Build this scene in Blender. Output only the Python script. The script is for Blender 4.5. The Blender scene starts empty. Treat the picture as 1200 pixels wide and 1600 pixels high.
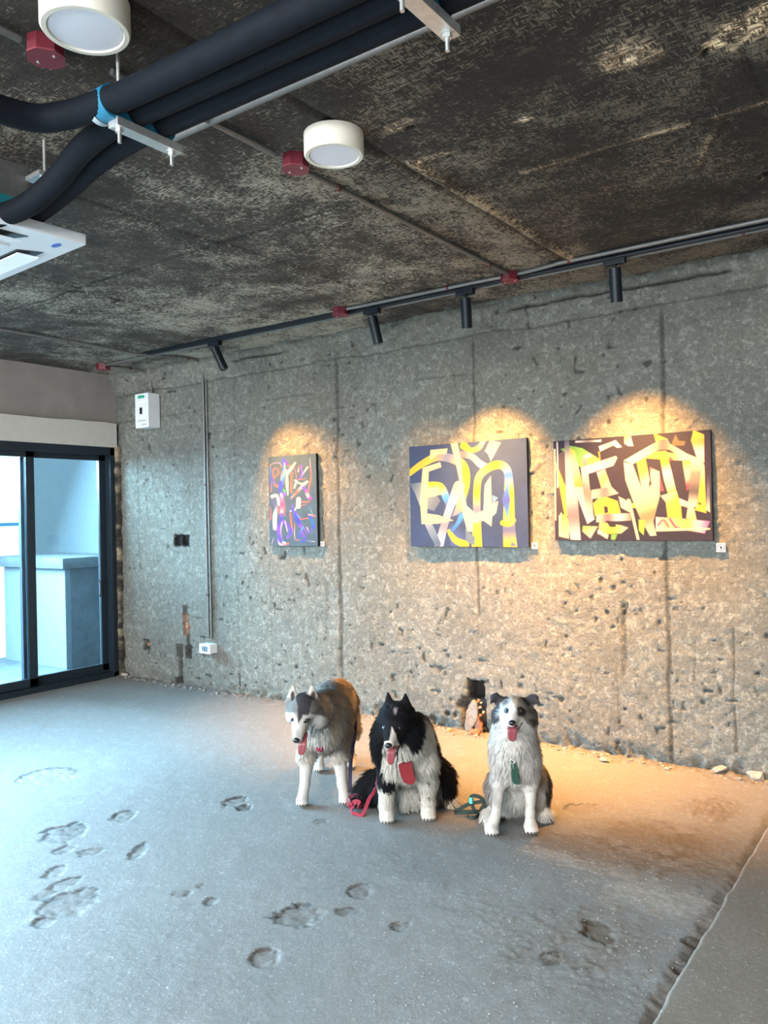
import bpy, bmesh, math, random
import numpy as np
from mathutils import Vector, Matrix
random.seed(7); RNG = np.random.default_rng(11)
sc = bpy.context.scene
COL = sc.collection

# ------------------------------------------------------------------ camera, world, light, exposure
CAMZ, YAW, PITCH, ROLL, FPX = 1.40, 0.6245, 0.0015, -0.0213, 1251.0
ROOM_L, ROOM_Y, ROOM_H = -6.13, 4.425, 2.68          # window wall x, gallery wall y, ceiling height
def _axes():
    cy, sy = math.cos(YAW), math.sin(YAW)
    f, r, u = Vector((-sy, cy, 0)), Vector((cy, sy, 0)), Vector((0, 0, 1))
    f2 = f*math.cos(PITCH)+u*math.sin(PITCH); u2 = u*math.cos(PITCH)-f*math.sin(PITCH)
    return f2, r*math.cos(ROLL)+u2*math.sin(ROLL), u2*math.cos(ROLL)-r*math.sin(ROLL)
CF, CR, CU = _axes()
cam = bpy.data.cameras.new('camera'); camo = bpy.data.objects.new('camera', cam); COL.objects.link(camo)
cam.sensor_fit = 'VERTICAL'; cam.sensor_height = 36; cam.lens = 36*FPX/1600; cam.clip_start = .02
camo.matrix_world = Matrix(((CR.x, CU.x, -CF.x, 0), (CR.y, CU.y, -CF.y, 0), (CR.z, CU.z, -CF.z, CAMZ), (0, 0, 0, 1)))
sc.camera = camo
sc.view_settings.view_transform = 'Standard'; sc.view_settings.look = 'None'
sc.view_settings.gamma = 1; sc.view_settings.use_curve_mapping = False
sc.view_settings.exposure = 0.0
sc.cycles.use_denoising = True
sc.cycles.max_bounces = 8; sc.cycles.transparent_max_bounces = 12
world = bpy.data.worlds.new('sky'); sc.world = world; world.use_nodes = True
wb = world.node_tree.nodes['Background']
wb.inputs[0].default_value = (.50, .80, 1.0, 1); wb.inputs[1].default_value = 3.4
def area(name, loc, rot, sx, sy, power, color, portal=False, spread=math.pi):
    l = bpy.data.lights.new(name, 'AREA'); l.shape = 'RECTANGLE'; l.size = sx; l.size_y = sy
    l.energy = power; l.color = color; l.spread = spread
    o = bpy.data.objects.new(name, l); COL.objects.link(o); o.location = loc; o.rotation_euler = rot
    if portal: l.cycles.is_portal = True
    return o
area('window_portal', (-6.35, 2.75, 1.05), (0, -math.pi/2, 0), 2.0, 3.2, 1, (1, 1, 1), True)
area('window_portal', (-6.35, -.95, 1.05), (0, -math.pi/2, 0), 2.0, 3.2, 1, (1, 1, 1), True)
# added area lamp, daylight fill from the unseen open side behind the camera
area('rear_daylight_fill', (-2.0, -3.9, 2.7), (math.radians(58), 0, 0), 6.5, 2.2, 1800, (1.0, .97, .95))
area('window_daylight', (-7.5, 1.85, 2.7), (0, math.radians(-58), 0), 2.0, 3.3, 4000, (.42, .73, 1.0))
area('window_daylight', (-7.5, -1.0, 2.7), (0, math.radians(-58), 0), 2.0, 3.4, 3500, (.46, .76, 1.0))  # added lamp outside the unseen second door

# ------------------------------------------------------------------ helpers
def hit(px, py, ax, val):
    d = CF+CR*((px-600)/FPX)-CU*((py-800)/FPX); o = Vector((0, 0, CAMZ))
    return o+d*((val-o[ax])/d[ax])
def hash3(ix, iy, iz, s):
    h = (ix*374761393+iy*668265263+iz*2147483647+s*1274126177) & 0xffffffff
    h = ((h ^ (h >> 13))*1274126177) & 0xffffffff
    return ((h ^ (h >> 16)) & 0xffff)/65535.0
def vnoise(x, y, z=None, s=0):
    x = np.asarray(x, float); y = np.asarray(y, float)
    z = np.zeros_like(x) if z is None else np.asarray(z, float)
    ix, iy, iz = [np.floor(a).astype(np.int64) for a in (x, y, z)]
    fx, fy, fz = x-ix, y-iy, z-iz
    fx, fy, fz = [a*a*(3-2*a) for a in (fx, fy, fz)]
    r = 0
    for a in (0, 1):
        for b in (0, 1):
            for c in (0, 1):
                r = r+hash3(ix+a, iy+b, iz+c, s)*(fx if a else 1-fx)*(fy if b else 1-fy)*(fz if c else 1-fz)
    return r
def fbm(x, y, z=None, sc_=1., o=4, s=0, g=.5):
    r = 0; a = 1.; t = 0.
    for k in range(o):
        r = r+a*vnoise(np.asarray(x)*sc_, np.asarray(y)*sc_, None if z is None else np.asarray(z)*sc_, s+k*17); t += a; a *= g; sc_ *= 2.03
    return r/t
def sstep(e0, e1, x):
    t = np.clip((x-e0)/(e1-e0), 0, 1); return t*t*(3-2*t)
def link(name, me, m=None, parent=None):
    o = bpy.data.objects.new(name, me); COL.objects.link(o)
    if m is not None: me.materials.append(m)
    if parent is not None: o.parent = parent
    return o
def tag(o, label=None, cat=None, group=None, kind=None):
    if label: o['label'] = label
    if cat: o['category'] = cat
    if group: o['group'] = group
    if kind: o['kind'] = kind
    return o
def empty(name, loc=(0, 0, 0), rz=0, label=None, cat=None, group=None):
    o = bpy.data.objects.new(name, None); COL.objects.link(o); o.location = loc; o.rotation_euler = (0, 0, rz)
    o.empty_display_size = .1
    return tag(o, label, cat, group)
def npmesh(name, V, F, smooth=True, col=None):
    V = np.asarray(V, np.float32); F = np.asarray(F, np.int32); n = F.shape[1]
    me = bpy.data.meshes.new(name); me.vertices.add(len(V)); me.vertices.foreach_set('co', V.ravel())
    me.loops.add(F.size); me.loops.foreach_set('vertex_index', F.ravel())
    me.polygons.add(len(F)); me.polygons.foreach_set('loop_start', np.arange(0, F.size, n, dtype=np.int32))
    if smooth: me.polygons.foreach_set('use_smooth', np.ones(len(F), bool))
    me.update(calc_edges=True)
    if col is not None:
        a = me.color_attributes.new('Col', 'FLOAT_COLOR', 'POINT')
        c = np.ones((len(V), 4), np.float32); c[:, :3] = col; a.data.foreach_set('color', c.ravel())
    return me
def gridfaces(nu, nv):
    i = np.arange(nu-1)[:, None]*nv+np.arange(nv-1)[None]
    return np.stack([i, i+nv, i+nv+1, i+1], -1).reshape(-1, 4)
class B:                                                        # collects primitives into ONE mesh
    def __init__(s): s.bm = bmesh.new()
    def box(s, lo, hi, bev=0, M=None):
        c = [(a+b)/2 for a, b in zip(lo, hi)]; d = [abs(b-a) for a, b in zip(lo, hi)]
        m = Matrix.Translation(c)@Matrix.Diagonal((*d, 1))
        if M is not None: m = M@m
        r = bmesh.ops.create_cube(s.bm, size=1, matrix=m)
        if bev:
            e = list({e for v in r['verts'] for e in v.link_edges})
            bmesh.ops.bevel(s.bm, geom=e, offset=bev, segments=2, affect='EDGES', profile=.7)
        return s
    def cyl(s, a, b, r, r2=None, n=20, cap=True):
        a, b = Vector(a), Vector(b); d = b-a
        m = Matrix.Translation((a+b)/2)@d.to_track_quat('Z', 'Y').to_matrix().to_4x4()
        bmesh.ops.create_cone(s.bm, cap_ends=cap, segments=n, radius1=r, radius2=r if r2 is None else r2, depth=d.length, matrix=m); return s
    def ball(s, c, r, sc3=(1, 1, 1), M=None, n=16):
        m = Matrix.Translation(c)@(M or Matrix())@Matrix.Diagonal((*sc3, 1))
        bmesh.ops.create_uvsphere(s.bm, u_segments=n, v_segments=max(6, n//2), radius=r, matrix=m); return s
    def lathe(s, prof, c, n=48):
        rings = []
        for r, z in prof:
            rings.append([s.bm.verts.new((c[0]+r*math.cos(2*math.pi*i/n), c[1]+r*math.sin(2*math.pi*i/n), c[2]+z)) for i in range(n)])
        for a, b in zip(rings, rings[1:]):
            for i in range(n): s.bm.faces.new((a[i], a[(i+1) % n], b[(i+1) % n], b[i]))
        s.bm.faces.new(rings[0]); s.bm.faces.new(rings[-1]); return s
    def tube(s, pts, r, n=12, cap=True):
        P = smoothpath(pts); m = len(P); rings = []
        up = Vector((0, 0, 1)); T = [(P[min(i+1, m-1)]-P[max(i-1, 0)]).normalized() for i in range(m)]
        x = T[0].orthogonal().normalized()
        for i in range(m):
            x = (x-T[i]*x.dot(T[i])).normalized(); y = T[i].cross(x)
            rings.append([s.bm.verts.new(P[i]+(x*math.cos(2*math.pi*k/n)+y*math.sin(2*math.pi*k/n))*r) for k in range(n)])
        for a, b in zip(rings, rings[1:]):
            for i in range(n): s.bm.faces.new((a[i], a[(i+1) % n], b[(i+1) % n], b[i]))
        if cap: s.bm.faces.new(rings[0]); s.bm.faces.new(rings[-1])
        return s
    def prism(s, pts, d):                                       # polygon pts (3-D) extruded by vector d
        d = Vector(d); a = [s.bm.verts.new(Vector(p)) for p in pts]; b = [s.bm.verts.new(Vector(p)+d) for p in pts]; n = len(a)
        s.bm.faces.new(a); s.bm.faces.new(b[::-1])
        for i in range(n): s.bm.faces.new((a[i], b[i], b[(i+1) % n], a[(i+1) % n]))
        return s
    def strap(s, pts, w, side, t=.0016):                        # flat webbing: width w along 'side' vectors
        P = smoothpath(pts); m = len(P)
        S = side if isinstance(side, list) else [side]*2
        q = []
        for i in range(m):
            k = i/(m-1)*(len(S)-1); j = min(int(k), len(S)-2); sd = (Vector(S[j]).lerp(Vector(S[j+1]), k-j)).normalized()
            T = (P[min(i+1, m-1)]-P[max(i-1, 0)]).normalized(); nn = T.cross(sd).normalized(); sd = nn.cross(T).normalized()
            q.append([s.bm.verts.new(P[i]+sd*(w/2*a)+nn*(t/2*b)) for a, b in ((-1, -1), (1, -1), (1, 1), (-1, 1))])
        for a, b in zip(q, q[1:]):
            for i in range(4): s.bm.faces.new((a[i], a[(i+1) % 4], b[(i+1) % 4], b[i]))
        s.bm.faces.new(q[0]); s.bm.faces.new(q[-1]); return s
    def out(s, name, m, parent=None, smooth=False, ang=None):
        bmesh.ops.recalc_face_normals(s.bm, faces=s.bm.faces)
        me = bpy.data.meshes.new(name)
        if smooth:
            for f in s.bm.faces: f.smooth = True
            lim = math.radians(ang or 40)
            for e in s.bm.edges:
                if len(e.link_faces) == 2 and e.calc_face_angle(0) > lim: e.smooth = False
        s.bm.to_mesh(me); s.bm.free(); return link(name, me, m, parent)
def smoothpath(pts, sub=8):
    P = [Vector(p) for p in pts]
    if len(P) < 3: return P
    out = []
    for i in range(len(P)-1):
        p0, p1, p2, p3 = P[max(i-1, 0)], P[i], P[i+1], P[min(i+2, len(P)-1)]
        for k in range(sub):
            t = k/sub
            out.append(.5*((2*p1)+(p2-p0)*t+(2*p0-5*p1+4*p2-p3)*t*t+(3*p1-p0-3*p2+p3)*t**3))
    return out+[P[-1]]

# ------------------------------------------------------------------ materials
class NT:
    def __init__(s, name):
        s.m = bpy.data.materials.new(name); s.m.use_nodes = True; s.t = s.m.node_tree
        s.b = s.t.nodes['Principled BSDF']
    def n(s, typ, **kw):
        nd = s.t.nodes.new('ShaderNode'+typ)
        for k, v in kw.items():
            if k.startswith('i_'):
                k = k[2:]; k = int(k) if k.isdigit() else k.replace('_', ' ')
                s.put(nd.inputs[k], v)
            else: setattr(nd, k, v)
        return nd
    def put(s, sock, v):
        if isinstance(v, bpy.types.NodeSocket): s.t.links.new(v, sock)
        elif isinstance(v, bpy.types.Node): s.t.links.new(v.outputs[0], sock)
        else:
            if isinstance(v, tuple) and len(v) == 3 and sock.type == 'RGBA': v = (*v, 1)
            sock.default_value = v
    def obj(s, scale=(1, 1, 1), rot=(0, 0, 0)):
        tc = s.n('TexCoord'); mp = s.n('Mapping', i_Vector=tc.outputs['Object'], i_Scale=scale, i_Rotation=rot); return mp.outputs[0]
    def noise(s, vec, scale, detail=4, rough=.55, dist=0):
        return s.n('TexNoise', i_Vector=vec, i_Scale=float(scale), i_Detail=float(detail), i_Roughness=rough, i_Distortion=float(dist)).outputs['Fac']
    def ramp(s, fac, a, b, ca=(0, 0, 0), cb=(1, 1, 1)):
        r = s.n('ValToRGB', i_Fac=fac); e = r.color_ramp.elements
        e[0].position = a; e[0].color = (*ca, 1); e[1].position = b; e[1].color = (*cb, 1); return r.outputs[0]
    def mix(s, f, a, b, bt='MIX'):
        m = s.n('Mix', data_type='RGBA', blend_type=bt); s.put(m.inputs[0], f); s.put(m.inputs[6], a); s.put(m.inputs[7], b); return m.outputs[2]
    def math(s, op, a, b=0.):
        m = s.n('Math', operation=op); s.put(m.inputs[0], a); s.put(m.inputs[1], b); return m.outputs[0]
    def attr(s): return s.n('VertexColor', layer_name='Col').outputs[0]
    def bump(s, h, st=.5, d=.01, nrm=None):
        b = s.n('Bump', i_Height=h, i_Strength=st, i_Distance=d)
        if nrm is not None: s.put(b.inputs['Normal'], nrm)
        s.put(s.b.inputs['Normal'], b.outputs[0]); return b.outputs[0]
    def set(s, **kw):
        for k, v in kw.items(): s.put(s.b.inputs[k.replace('_', ' ')], v)
        return s
def plain(name, c, rough=.5, metal=0., var=.06, bump=0., sc_=40, **kw):
    k = NT(name); v = k.obj(); n = k.noise(v, sc_, 4)
    col = k.mix(n, tuple(max(0, x*(1-var*2)) for x in c), tuple(min(1, x*(1+var*2)) for x in c))
    k.set(Base_Color=col, Roughness=rough, Metallic=metal, **kw)
    if bump: k.bump(n, bump, .002)
    return k.m
def concrete_wall():
    k = NT('bare_cast_concrete'); v = k.obj()
    big = k.noise(v, 1.3, 5, .65, .4); mid = k.noise(v, 7, 9, .74); fine = k.noise(v, 60, 8, .8); grit = k.noise(v, 150, 4, .75)
    c = k.mix(k.ramp(big, .35, .65), (.29, .285, .24), (.42, .415, .355))
    c = k.mix(k.ramp(mid, .40, .62), c, (.40, .395, .34))
    c = k.mix(k.ramp(mid, .56, .30, (0, 0, 0), (.6, .6, .6)), c, (.17, .165, .14))
    cr = k.noise(v, 19, 9, .8)
    c = k.mix(k.ramp(cr, .50, .64, (0, 0, 0), (.7, .7, .7)), c, (.54, .53, .47)); c = k.mix(k.ramp(cr, .47, .34, (0, 0, 0), (.6, .6, .6)), c, (.15, .145, .12))
    c = k.mix(k.ramp(fine, .50, .78, (0, 0, 0), (.6, .6, .6)), c, (.46, .45, .39))
    c = k.mix(k.ramp(fine, .50, .28, (0, 0, 0), (.5, .5, .5)), c, (.13, .125, .105))
    # woven mat imprint on the diagonal in patches
    vw = k.obj((1, 1, 1), (0, math.radians(45), 0))
    br = k.n('TexBrick', i_Vector=k.n('Mapping', i_Vector=vw, i_Rotation=(math.pi/2, 0, 0)).outputs[0], i_Scale=22., i_Mortar_Size=.03, i_Bias=0.)
    wp = k.ramp(k.noise(v, 1.7, 3), .5, .62)
    c = k.mix(k.math('MULTIPLY', wp, k.math('MULTIPLY', br.outputs['Fac'], .45)), c, (.12, .12, .10))
    c = k.mix(1., c, k.attr(), 'MULTIPLY')
    k.set(Base_Color=c, Roughness=.92)
    h = k.math('ADD', k.math('MULTIPLY', fine, 1.), k.math('MULTIPLY', grit, .35)); h = k.math('ADD', h, k.math('MULTIPLY', cr, 1.6))
    h = k.math('SUBTRACT', h, k.math('MULTIPLY', k.math('MULTIPLY', wp, br.outputs['Fac']), .25))
    k.bump(h, 1., .016); return k.m
def ceiling_mat():
    k = NT('mat_printed_concrete_ceiling'); v = k.obj()
    ck = k.n('TexChecker', i_Vector=v, i_Scale=32.).outputs['Fac']
    a = k.noise(k.obj((28, 180, 1)), 1, 3, .6, .3); b = k.noise(k.obj((180, 28, 1)), 1, 3, .6, .3)
    w = k.math('ADD', k.math('MULTIPLY', a, ck), k.math('MULTIPLY', b, k.math('SUBTRACT', 1., ck)))
    big = k.noise(v, .8, 4, .6, .5); mid = k.noise(v, 5, 6, .7, .4)
    w = k.math('ADD', k.math('MULTIPLY', w, .62), k.math('MULTIPLY', k.noise(k.obj((1.6, 4, 1)), 26, 6, .75), .38))
    lvl = k.math('ADD', k.math('MULTIPLY', big, 1.1), k.math('MULTIPLY', mid, .6))
    thr = k.math('ADD', w, k.math('MULTIPLY', k.math('SUBTRACT', lvl, .86), .62))
    fl = k.ramp(thr, .50, .60)
    base = k.mix(k.ramp(mid, .35, .65), (.032, .026, .021), (.085, .074, .06))
    base = k.mix(k.ramp(w, .38, .52), (.018, .015, .012), base)
    c = k.mix(k.math('MULTIPLY', fl, .85), base, (.42, .385, .315))
    c = k.mix(1., c, k.attr(), 'MULTIPLY')
    c = k.mix(1., c, (.66, .65, .63), 'MULTIPLY')
    k.set(Base_Color=c, Roughness=.9); k.bump(k.math('ADD', w, mid), .7, .008); return k.m
def floor_mat():
    k = NT('worn_cement_screed'); v = k.obj()
    big = k.noise(v, 1.2, 5, .6, .3); mid = k.noise(v, 7, 7, .7, .5); fine = k.noise(v, 60, 6, .7); st = k.noise(k.obj((1, 1, 1), (0, 0, .5)), 40, 9, .82, 0); gr = k.noise(v, 170, 3, .7)
    c = k.mix(k.ramp(big, .35, .65), (.50, .49, .475), (.62, .615, .60))
    c = k.mix(k.ramp(mid, .42, .64, (0, 0, 0), (.7, .7, .7)), c, (.62, .615, .60))
    c = k.mix(k.ramp(mid, .44, .30, (0, 0, 0), (.6, .6, .6)), c, (.27, .26, .24))
    c = k.mix(k.ramp(fine, .46, .30, (0, 0, 0), (.55, .55, .55)), c, (.17, .16, .145))
    ch = k.noise(v, 34, 4, .65, 1.)
    c = k.mix(k.ramp(ch, .36, .28, (0, 0, 0), (.7, .7, .7)), c, (.16, .145, .13))
    c = k.mix(k.ramp(gr, .44, .32, (0, 0, 0), (.6, .6, .6)), c, (.15, .14, .13))
    c = k.mix(k.ramp(fine, .58, .72, (0, 0, 0), (.5, .5, .5)), c, (.72, .72, .71))
    c = k.mix(1., c, k.attr(), 'MULTIPLY')
    k.set(Base_Color=c, Roughness=.62); 
    h = k.math('ADD', k.math('MULTIPLY', st, 1.2), k.math('MULTIPLY', fine, .5)); k.bump(h, .5, .0055); return k.m
def attr_mat(name, rough=.8, bump=0, sheen=0, **kw):
    k = NT(name); c = k.attr(); k.set(Base_Color=c, Roughness=rough, **kw)
    if bump: k.bump(k.noise(k.obj(), 300, 3), bump, .001)
    return k.m
M_WALL, M_CEIL, M_FLOOR = concrete_wall(), ceiling_mat(), floor_mat()
M_PLASTER = plain('beige_grey_plaster', (.23, .205, .185), .9, 0, .12, .4, 6)
M_LINTEL = plain('white_painted_lintel', (.50, .465, .42), .8, 0, .05, .3, 12)
M_EXT = plain('white_exterior_render', (.105, .125, .137), .9, 0, .14, 1., 60)
M_EXTG = plain('stained_shaded_render', (.065, .075, .082), .9, 0, .3, .8, 7)  # stained render, also used to paint shade on one parapet side
M_FRAME = plain('dark_powder_coated_aluminium', (.010, .018, .026), .38, 0, .1)
M_WHITE = plain('white_powder_coat', (.78, .73, .62), .45, 0, .02)
M_DIFF = plain('opal_diffuser', (.80, .80, .86), .35, 0, .01)
M_ACW = plain('white_abs_plastic', (.74, .76, .78), .4, 0, .02)
M_DARKMETAL = plain('black_track_metal', (.006, .010, .015), .4, 0, .1, Specular_IOR_Level=.3)
M_CONDUIT = plain('galvanised_conduit', (.17, .17, .165), .5, .6, .15, .2, 60)
M_STRUT = plain('zinc_plated_steel', (.62, .62, .60), .35, .75, .12, .2, 50)
M_RED = plain('red_painted_steel', (.10, .006, .014), .45, 0, .15)
M_FOAM = plain('black_pipe_insulation', (.003, .005, .009), .75, 0, .3, .3, 30, Specular_IOR_Level=.18)
M_BLUE = plain('blue_pipe_saddle', (.012, .15, .26), .45, 0, .15)
M_GREEN = plain('green_plastic', (.01, .33, .18), .4)
M_BLACK = plain('black_plastic', (.012, .014, .016), .4)
M_GREYP = plain('grey_print', (.22, .26, .27), .6)
M_BRICK = plain('broken_red_brick', (.24, .115, .07), .95, 0, .45, .8, 40)
M_RUBBLE = plain('cement_rubble', (.27, .24, .205), .95, 0, .35, .8, 50)
M_TEAL = plain('teal_insulation', (.01, .17, .20), .5)
def glass():
    k = NT('window_glass'); t = k.t; tr = k.n('BsdfTransparent', i_Color=(.90, .97, .98)); gl = k.n('BsdfGlossy', i_Roughness=.02)
    fr = k.n('Fresnel', i_IOR=1.45); mx = k.n('MixShader', i_Fac=fr); t.links.new(tr.outputs[0], mx.inputs[1]); t.links.new(gl.outputs[0], mx.inputs[2])
    t.links.new(mx.outputs[0], t.nodes['Material Output'].inputs[0]); return k.m
M_GLASS = glass()

# ------------------------------------------------------------------ room shell
def seg_dist(X, Z, a, b):
    ax, az = a; bx, bz = b; dx, dz = bx-ax, bz-az
    t = np.clip(((X-ax)*dx+(Z-az)*dz)/(dx*dx+dz*dz), 0, 1); return np.hypot(X-ax-t*dx, Z-az-t*dz)
def axis(parts):
    out = []
    for a, b, st in parts: out.append(np.arange(a, b, st))
    out.append(np.array([parts[-1][1]])); return np.concatenate(out)
def build_gallery_wall():
    xs = axis([(ROOM_L, -.35, .0085), (-.35, 2.2, .1)]); zs = axis([(-.04, 2.72, .0085)])
    X, Z = np.meshgrid(xs, zs, indexing='ij'); dep = np.zeros_like(X); col = np.ones(X.shape+(3,))
    dep += (fbm(X, Z, None, 1.2, 3, 5)-.5)*.020                               # slow waviness
    dep += (fbm(X, Z, None, 9, 4, 9, .6)-.5)*.010
    r = fbm(X, Z, None, 38, 3, 21, .6)
    rough = sstep(2.1, .3, Z)*.6+.4
    dep += (r-.5)*.009*rough
    lump = fbm(X, Z, None, 22, 2, 31); dep += sstep(.60, .78, lump)*.010*sstep(.5, 2.2, Z)   # trowelled lumps
    pit = vnoise(X*26+vnoise(X*9, Z*9, s=3)*2, Z*26, s=44)                     # bug holes
    pm = sstep(.86, .93, pit)*sstep(.35, .6, fbm(X, Z, None, 2., 2, 77)); pit2 = vnoise(X*52+vnoise(X*19, Z*19, s=3)*2, Z*52, s=46); pm = np.maximum(pm, sstep(.90, .96, pit2)*sstep(1.6, .9, Z)*.8); dep -= pm*.008
    col *= (1-.65*pm)[..., None]
    jn = (vnoise(Z*9, Z*0+1, s=5)-.5)*.010; jf = (fbm(X, Z, None, 30, 3, 66)-.5)*.012
    for xj, z0, z1, w, d, dark in ((-5.83, .9, 2.2, .004, .004, .75), (-4.62, .05, 2.5, .004, .003, .8), (-3.585, .0, 2.50, .010, .008, .55),
                                   (-4.26, .2, 1.15, .004, .003, .8), (-2.472, .75, 2.48, .006, .006, .5), (-1.304, .0, 2.46, .008, .009, .45),
                                   (-1.55, .45, .85, .009, .008, .6), (-1.59, .05, .5, .004, .003, .8), (-1.17, .45, .65, .005, .004, .75), (-.972, .1, .78, .004, .008, .7), (-3.02, .0, .9, .004, .003, .85)):
        m = sstep(w*2.2, w*.6, np.abs(X-xj-jn+jf*.5))*sstep(z0-.03, z0+.03, Z)*sstep(z1+.03, z1-.03, Z)
        dep -= d*m; col *= (1-(1-dark)*m)[..., None]
    dep += .004*sstep(-.02, .0, X+1.304)*sstep(.02, .0, X+1.304)
    for z, w, d, dark in ((2.27, .005, .004, .68), (1.19, .004, .002, .9)):   # level board lines
        m = sstep(w*2, w*.5, np.abs(Z-z-.012*np.sin(X*1.3)+jf))*sstep(.35, .5, vnoise(X*2.2, X*0, s=8)); dep -= d*m; col *= (1-(1-dark)*m)[..., None]
    # rough plaster ledge under the ceiling
    edge = 2.50+.02*(fbm(X, X*0, None, 3, 3, 12)-.5)*2+.010*(fbm(X, X*0, None, 22, 2, 3)-.5)
    led = sstep(0, .012, Z-edge); dep += led*(.016+.04*(fbm(X, Z, None, 7, 4, 40)-.4)+.030*(fbm(X, Z, None, 24, 3, 41)-.5))
    top = sstep(2.575, 2.60, Z+.05*(fbm(X, X*0, None, 4, 3, 15)-.5)); dep += top*(.028+.06*(fbm(X, Z, None, 9, 4, 43, .65)-.45))
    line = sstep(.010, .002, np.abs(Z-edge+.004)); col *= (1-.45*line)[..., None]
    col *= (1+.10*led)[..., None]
    cr = sstep(.012, .003, np.abs(Z-2.61-.02*(fbm(X, X*0, None, 5, 3, 16)-.5)))*sstep(.55, .62, vnoise(X*1.6, X*0, s=91)); dep -= cr*.03; col *= (1-.75*cr)[..., None]
    # boxes cut in the wall
    wz = (fbm(X, Z, None, 45, 2, 50)-.5)*.016
    def cut(x0, x1, z0, z1, d, dark=.25, soft=.006, tint=None):
        nonlocal dep, col
        q = np.maximum(np.maximum(x0-X, X-x1), np.maximum(z0-Z, Z-z1))+wz
        m = sstep(soft, -soft, q); dep = dep*(1-m)-d*m
        m = sstep(soft, -soft, q-.007); c = np.array(tint if tint else (dark, dark, dark)); col = col*(1-m[..., None])+col*c*m[..., None]
    cut(-5.368, -5.283, 1.163, 1.252, .03, .02); cut(-5.267, -5.183, 1.163, 1.252, .03, .02)  # near-black colour paints the shade inside these shallow holes
    cut(-5.80, -5.715, .262, .345, .05, .3); cut(-5.365, -5.29, .235, .335, .035, .5); cut(-5.25, -5.18, .235, .335, .045, .35)
    cut(-5.275, -5.20, .42, .60, .018, tint=(1.25, .78, .60)); cut(-5.235, -5.20, .33, .43, .02, .5)
    cut(-5.27, -5.225, .60, .665, .012, .45, .012); cut(-5.335, -5.30, .0, .235, .022, .5, .008); cut(-5.39, -5.30, -.02, .05, .05, .25, .012)
    cut(-2.56, -2.455, .21, .325, .10, .10, .008); cut(-2.60, -2.445, -.02, .215, .055, .42, .016)
    for cx, cz, rr, d in ((-2.72, .095, .022, .03), (-2.66, .09, .020, .03), (-2.93, .045, .035, .02), (-2.83, .05, .03, .022), (-2.62, .16, .03, .03), (-2.20, .33, .02, .012), (-2.15, .25, .014, .01),
                          (-1.93, .28, .014, .02), (-2.02, .27, .012, .018), (-1.88, .22, .01, .015), (-1.13, .36, .009, .01), (-.93, .30, .007, .01), (-1.12, .86, .014, .012), (-2.5, .64, .008, .01),
                          (-1.55, .98, .012, .012), (-1.60, .95, .013, .014), (-4.6, .78, .014, .012), (-4.62, .80, .01, .012), (-5.45, 1.16, .014, .012), (-5.46, .83, .012, .008), (-5.63, .90, .012, .009),
                          (-5.08, 1.95, .01, .01), (-5.38, .23, .012, .01), (-4.44, .22, .018, .012), (-3.0, .33, .014, .014), (-2.98, .30, .012, .012)):
        m = sstep(rr*1.25, rr*.5, np.hypot(X-cx, (Z-cz)*1.2)+wz*1.6); dep -= d*m*.7; col *= (1-.45*m)[..., None]
    for a, b, w, dk in (((-5.27, .335), (-5.19, .18), .004, .5), ((-4.62, .16), (-4.62, 0), .008, .45), ((-5.46, 1.15), (-5.28, 1.09), .005, .7), ((-5.33, .99), (-5.02, .96), .004, 1.25),
                        ((-5.70, .18), (-5.45, .09), .012, 1.3), ((-2.47, .32), (-2.42, .335), .010, .3), ((-3.7, .9), (-3.72, .5), .012, .85)):
        m = sstep(w*2, w*.5, seg_dist(X, Z, a, b)+jf*.4); col *= (1+(dk-1)*m)[..., None]; dep -= .004*m*(dk < 1)
    base = sstep(.09, .0, Z+(fbm(X, X*0, None, 8, 3, 3)-.5)*.12); dep -= base*.012; dep += base*(fbm(X, Z, None, 26, 3, 71)-.5)*.05
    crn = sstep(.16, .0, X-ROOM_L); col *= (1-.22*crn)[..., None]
    mott = fbm(X, Z, None, .9, 4, 18); col *= (.88+.24*mott)[..., None]; warm = fbm(X, Z, None, 1.5, 3, 19)
    col *= np.stack([1+.06*(warm-.5), 1+.02*(warm-.5), 1-.10*(warm-.5)], -1)
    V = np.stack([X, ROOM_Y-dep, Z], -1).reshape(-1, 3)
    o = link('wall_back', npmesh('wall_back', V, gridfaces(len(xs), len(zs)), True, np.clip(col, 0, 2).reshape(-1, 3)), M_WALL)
    return tag(o, kind='structure')
build_gallery_wall()
def solid(name, lo, hi, m, **kw): return tag(B().box(lo, hi, **kw).out(name, m), kind='structure')
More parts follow.
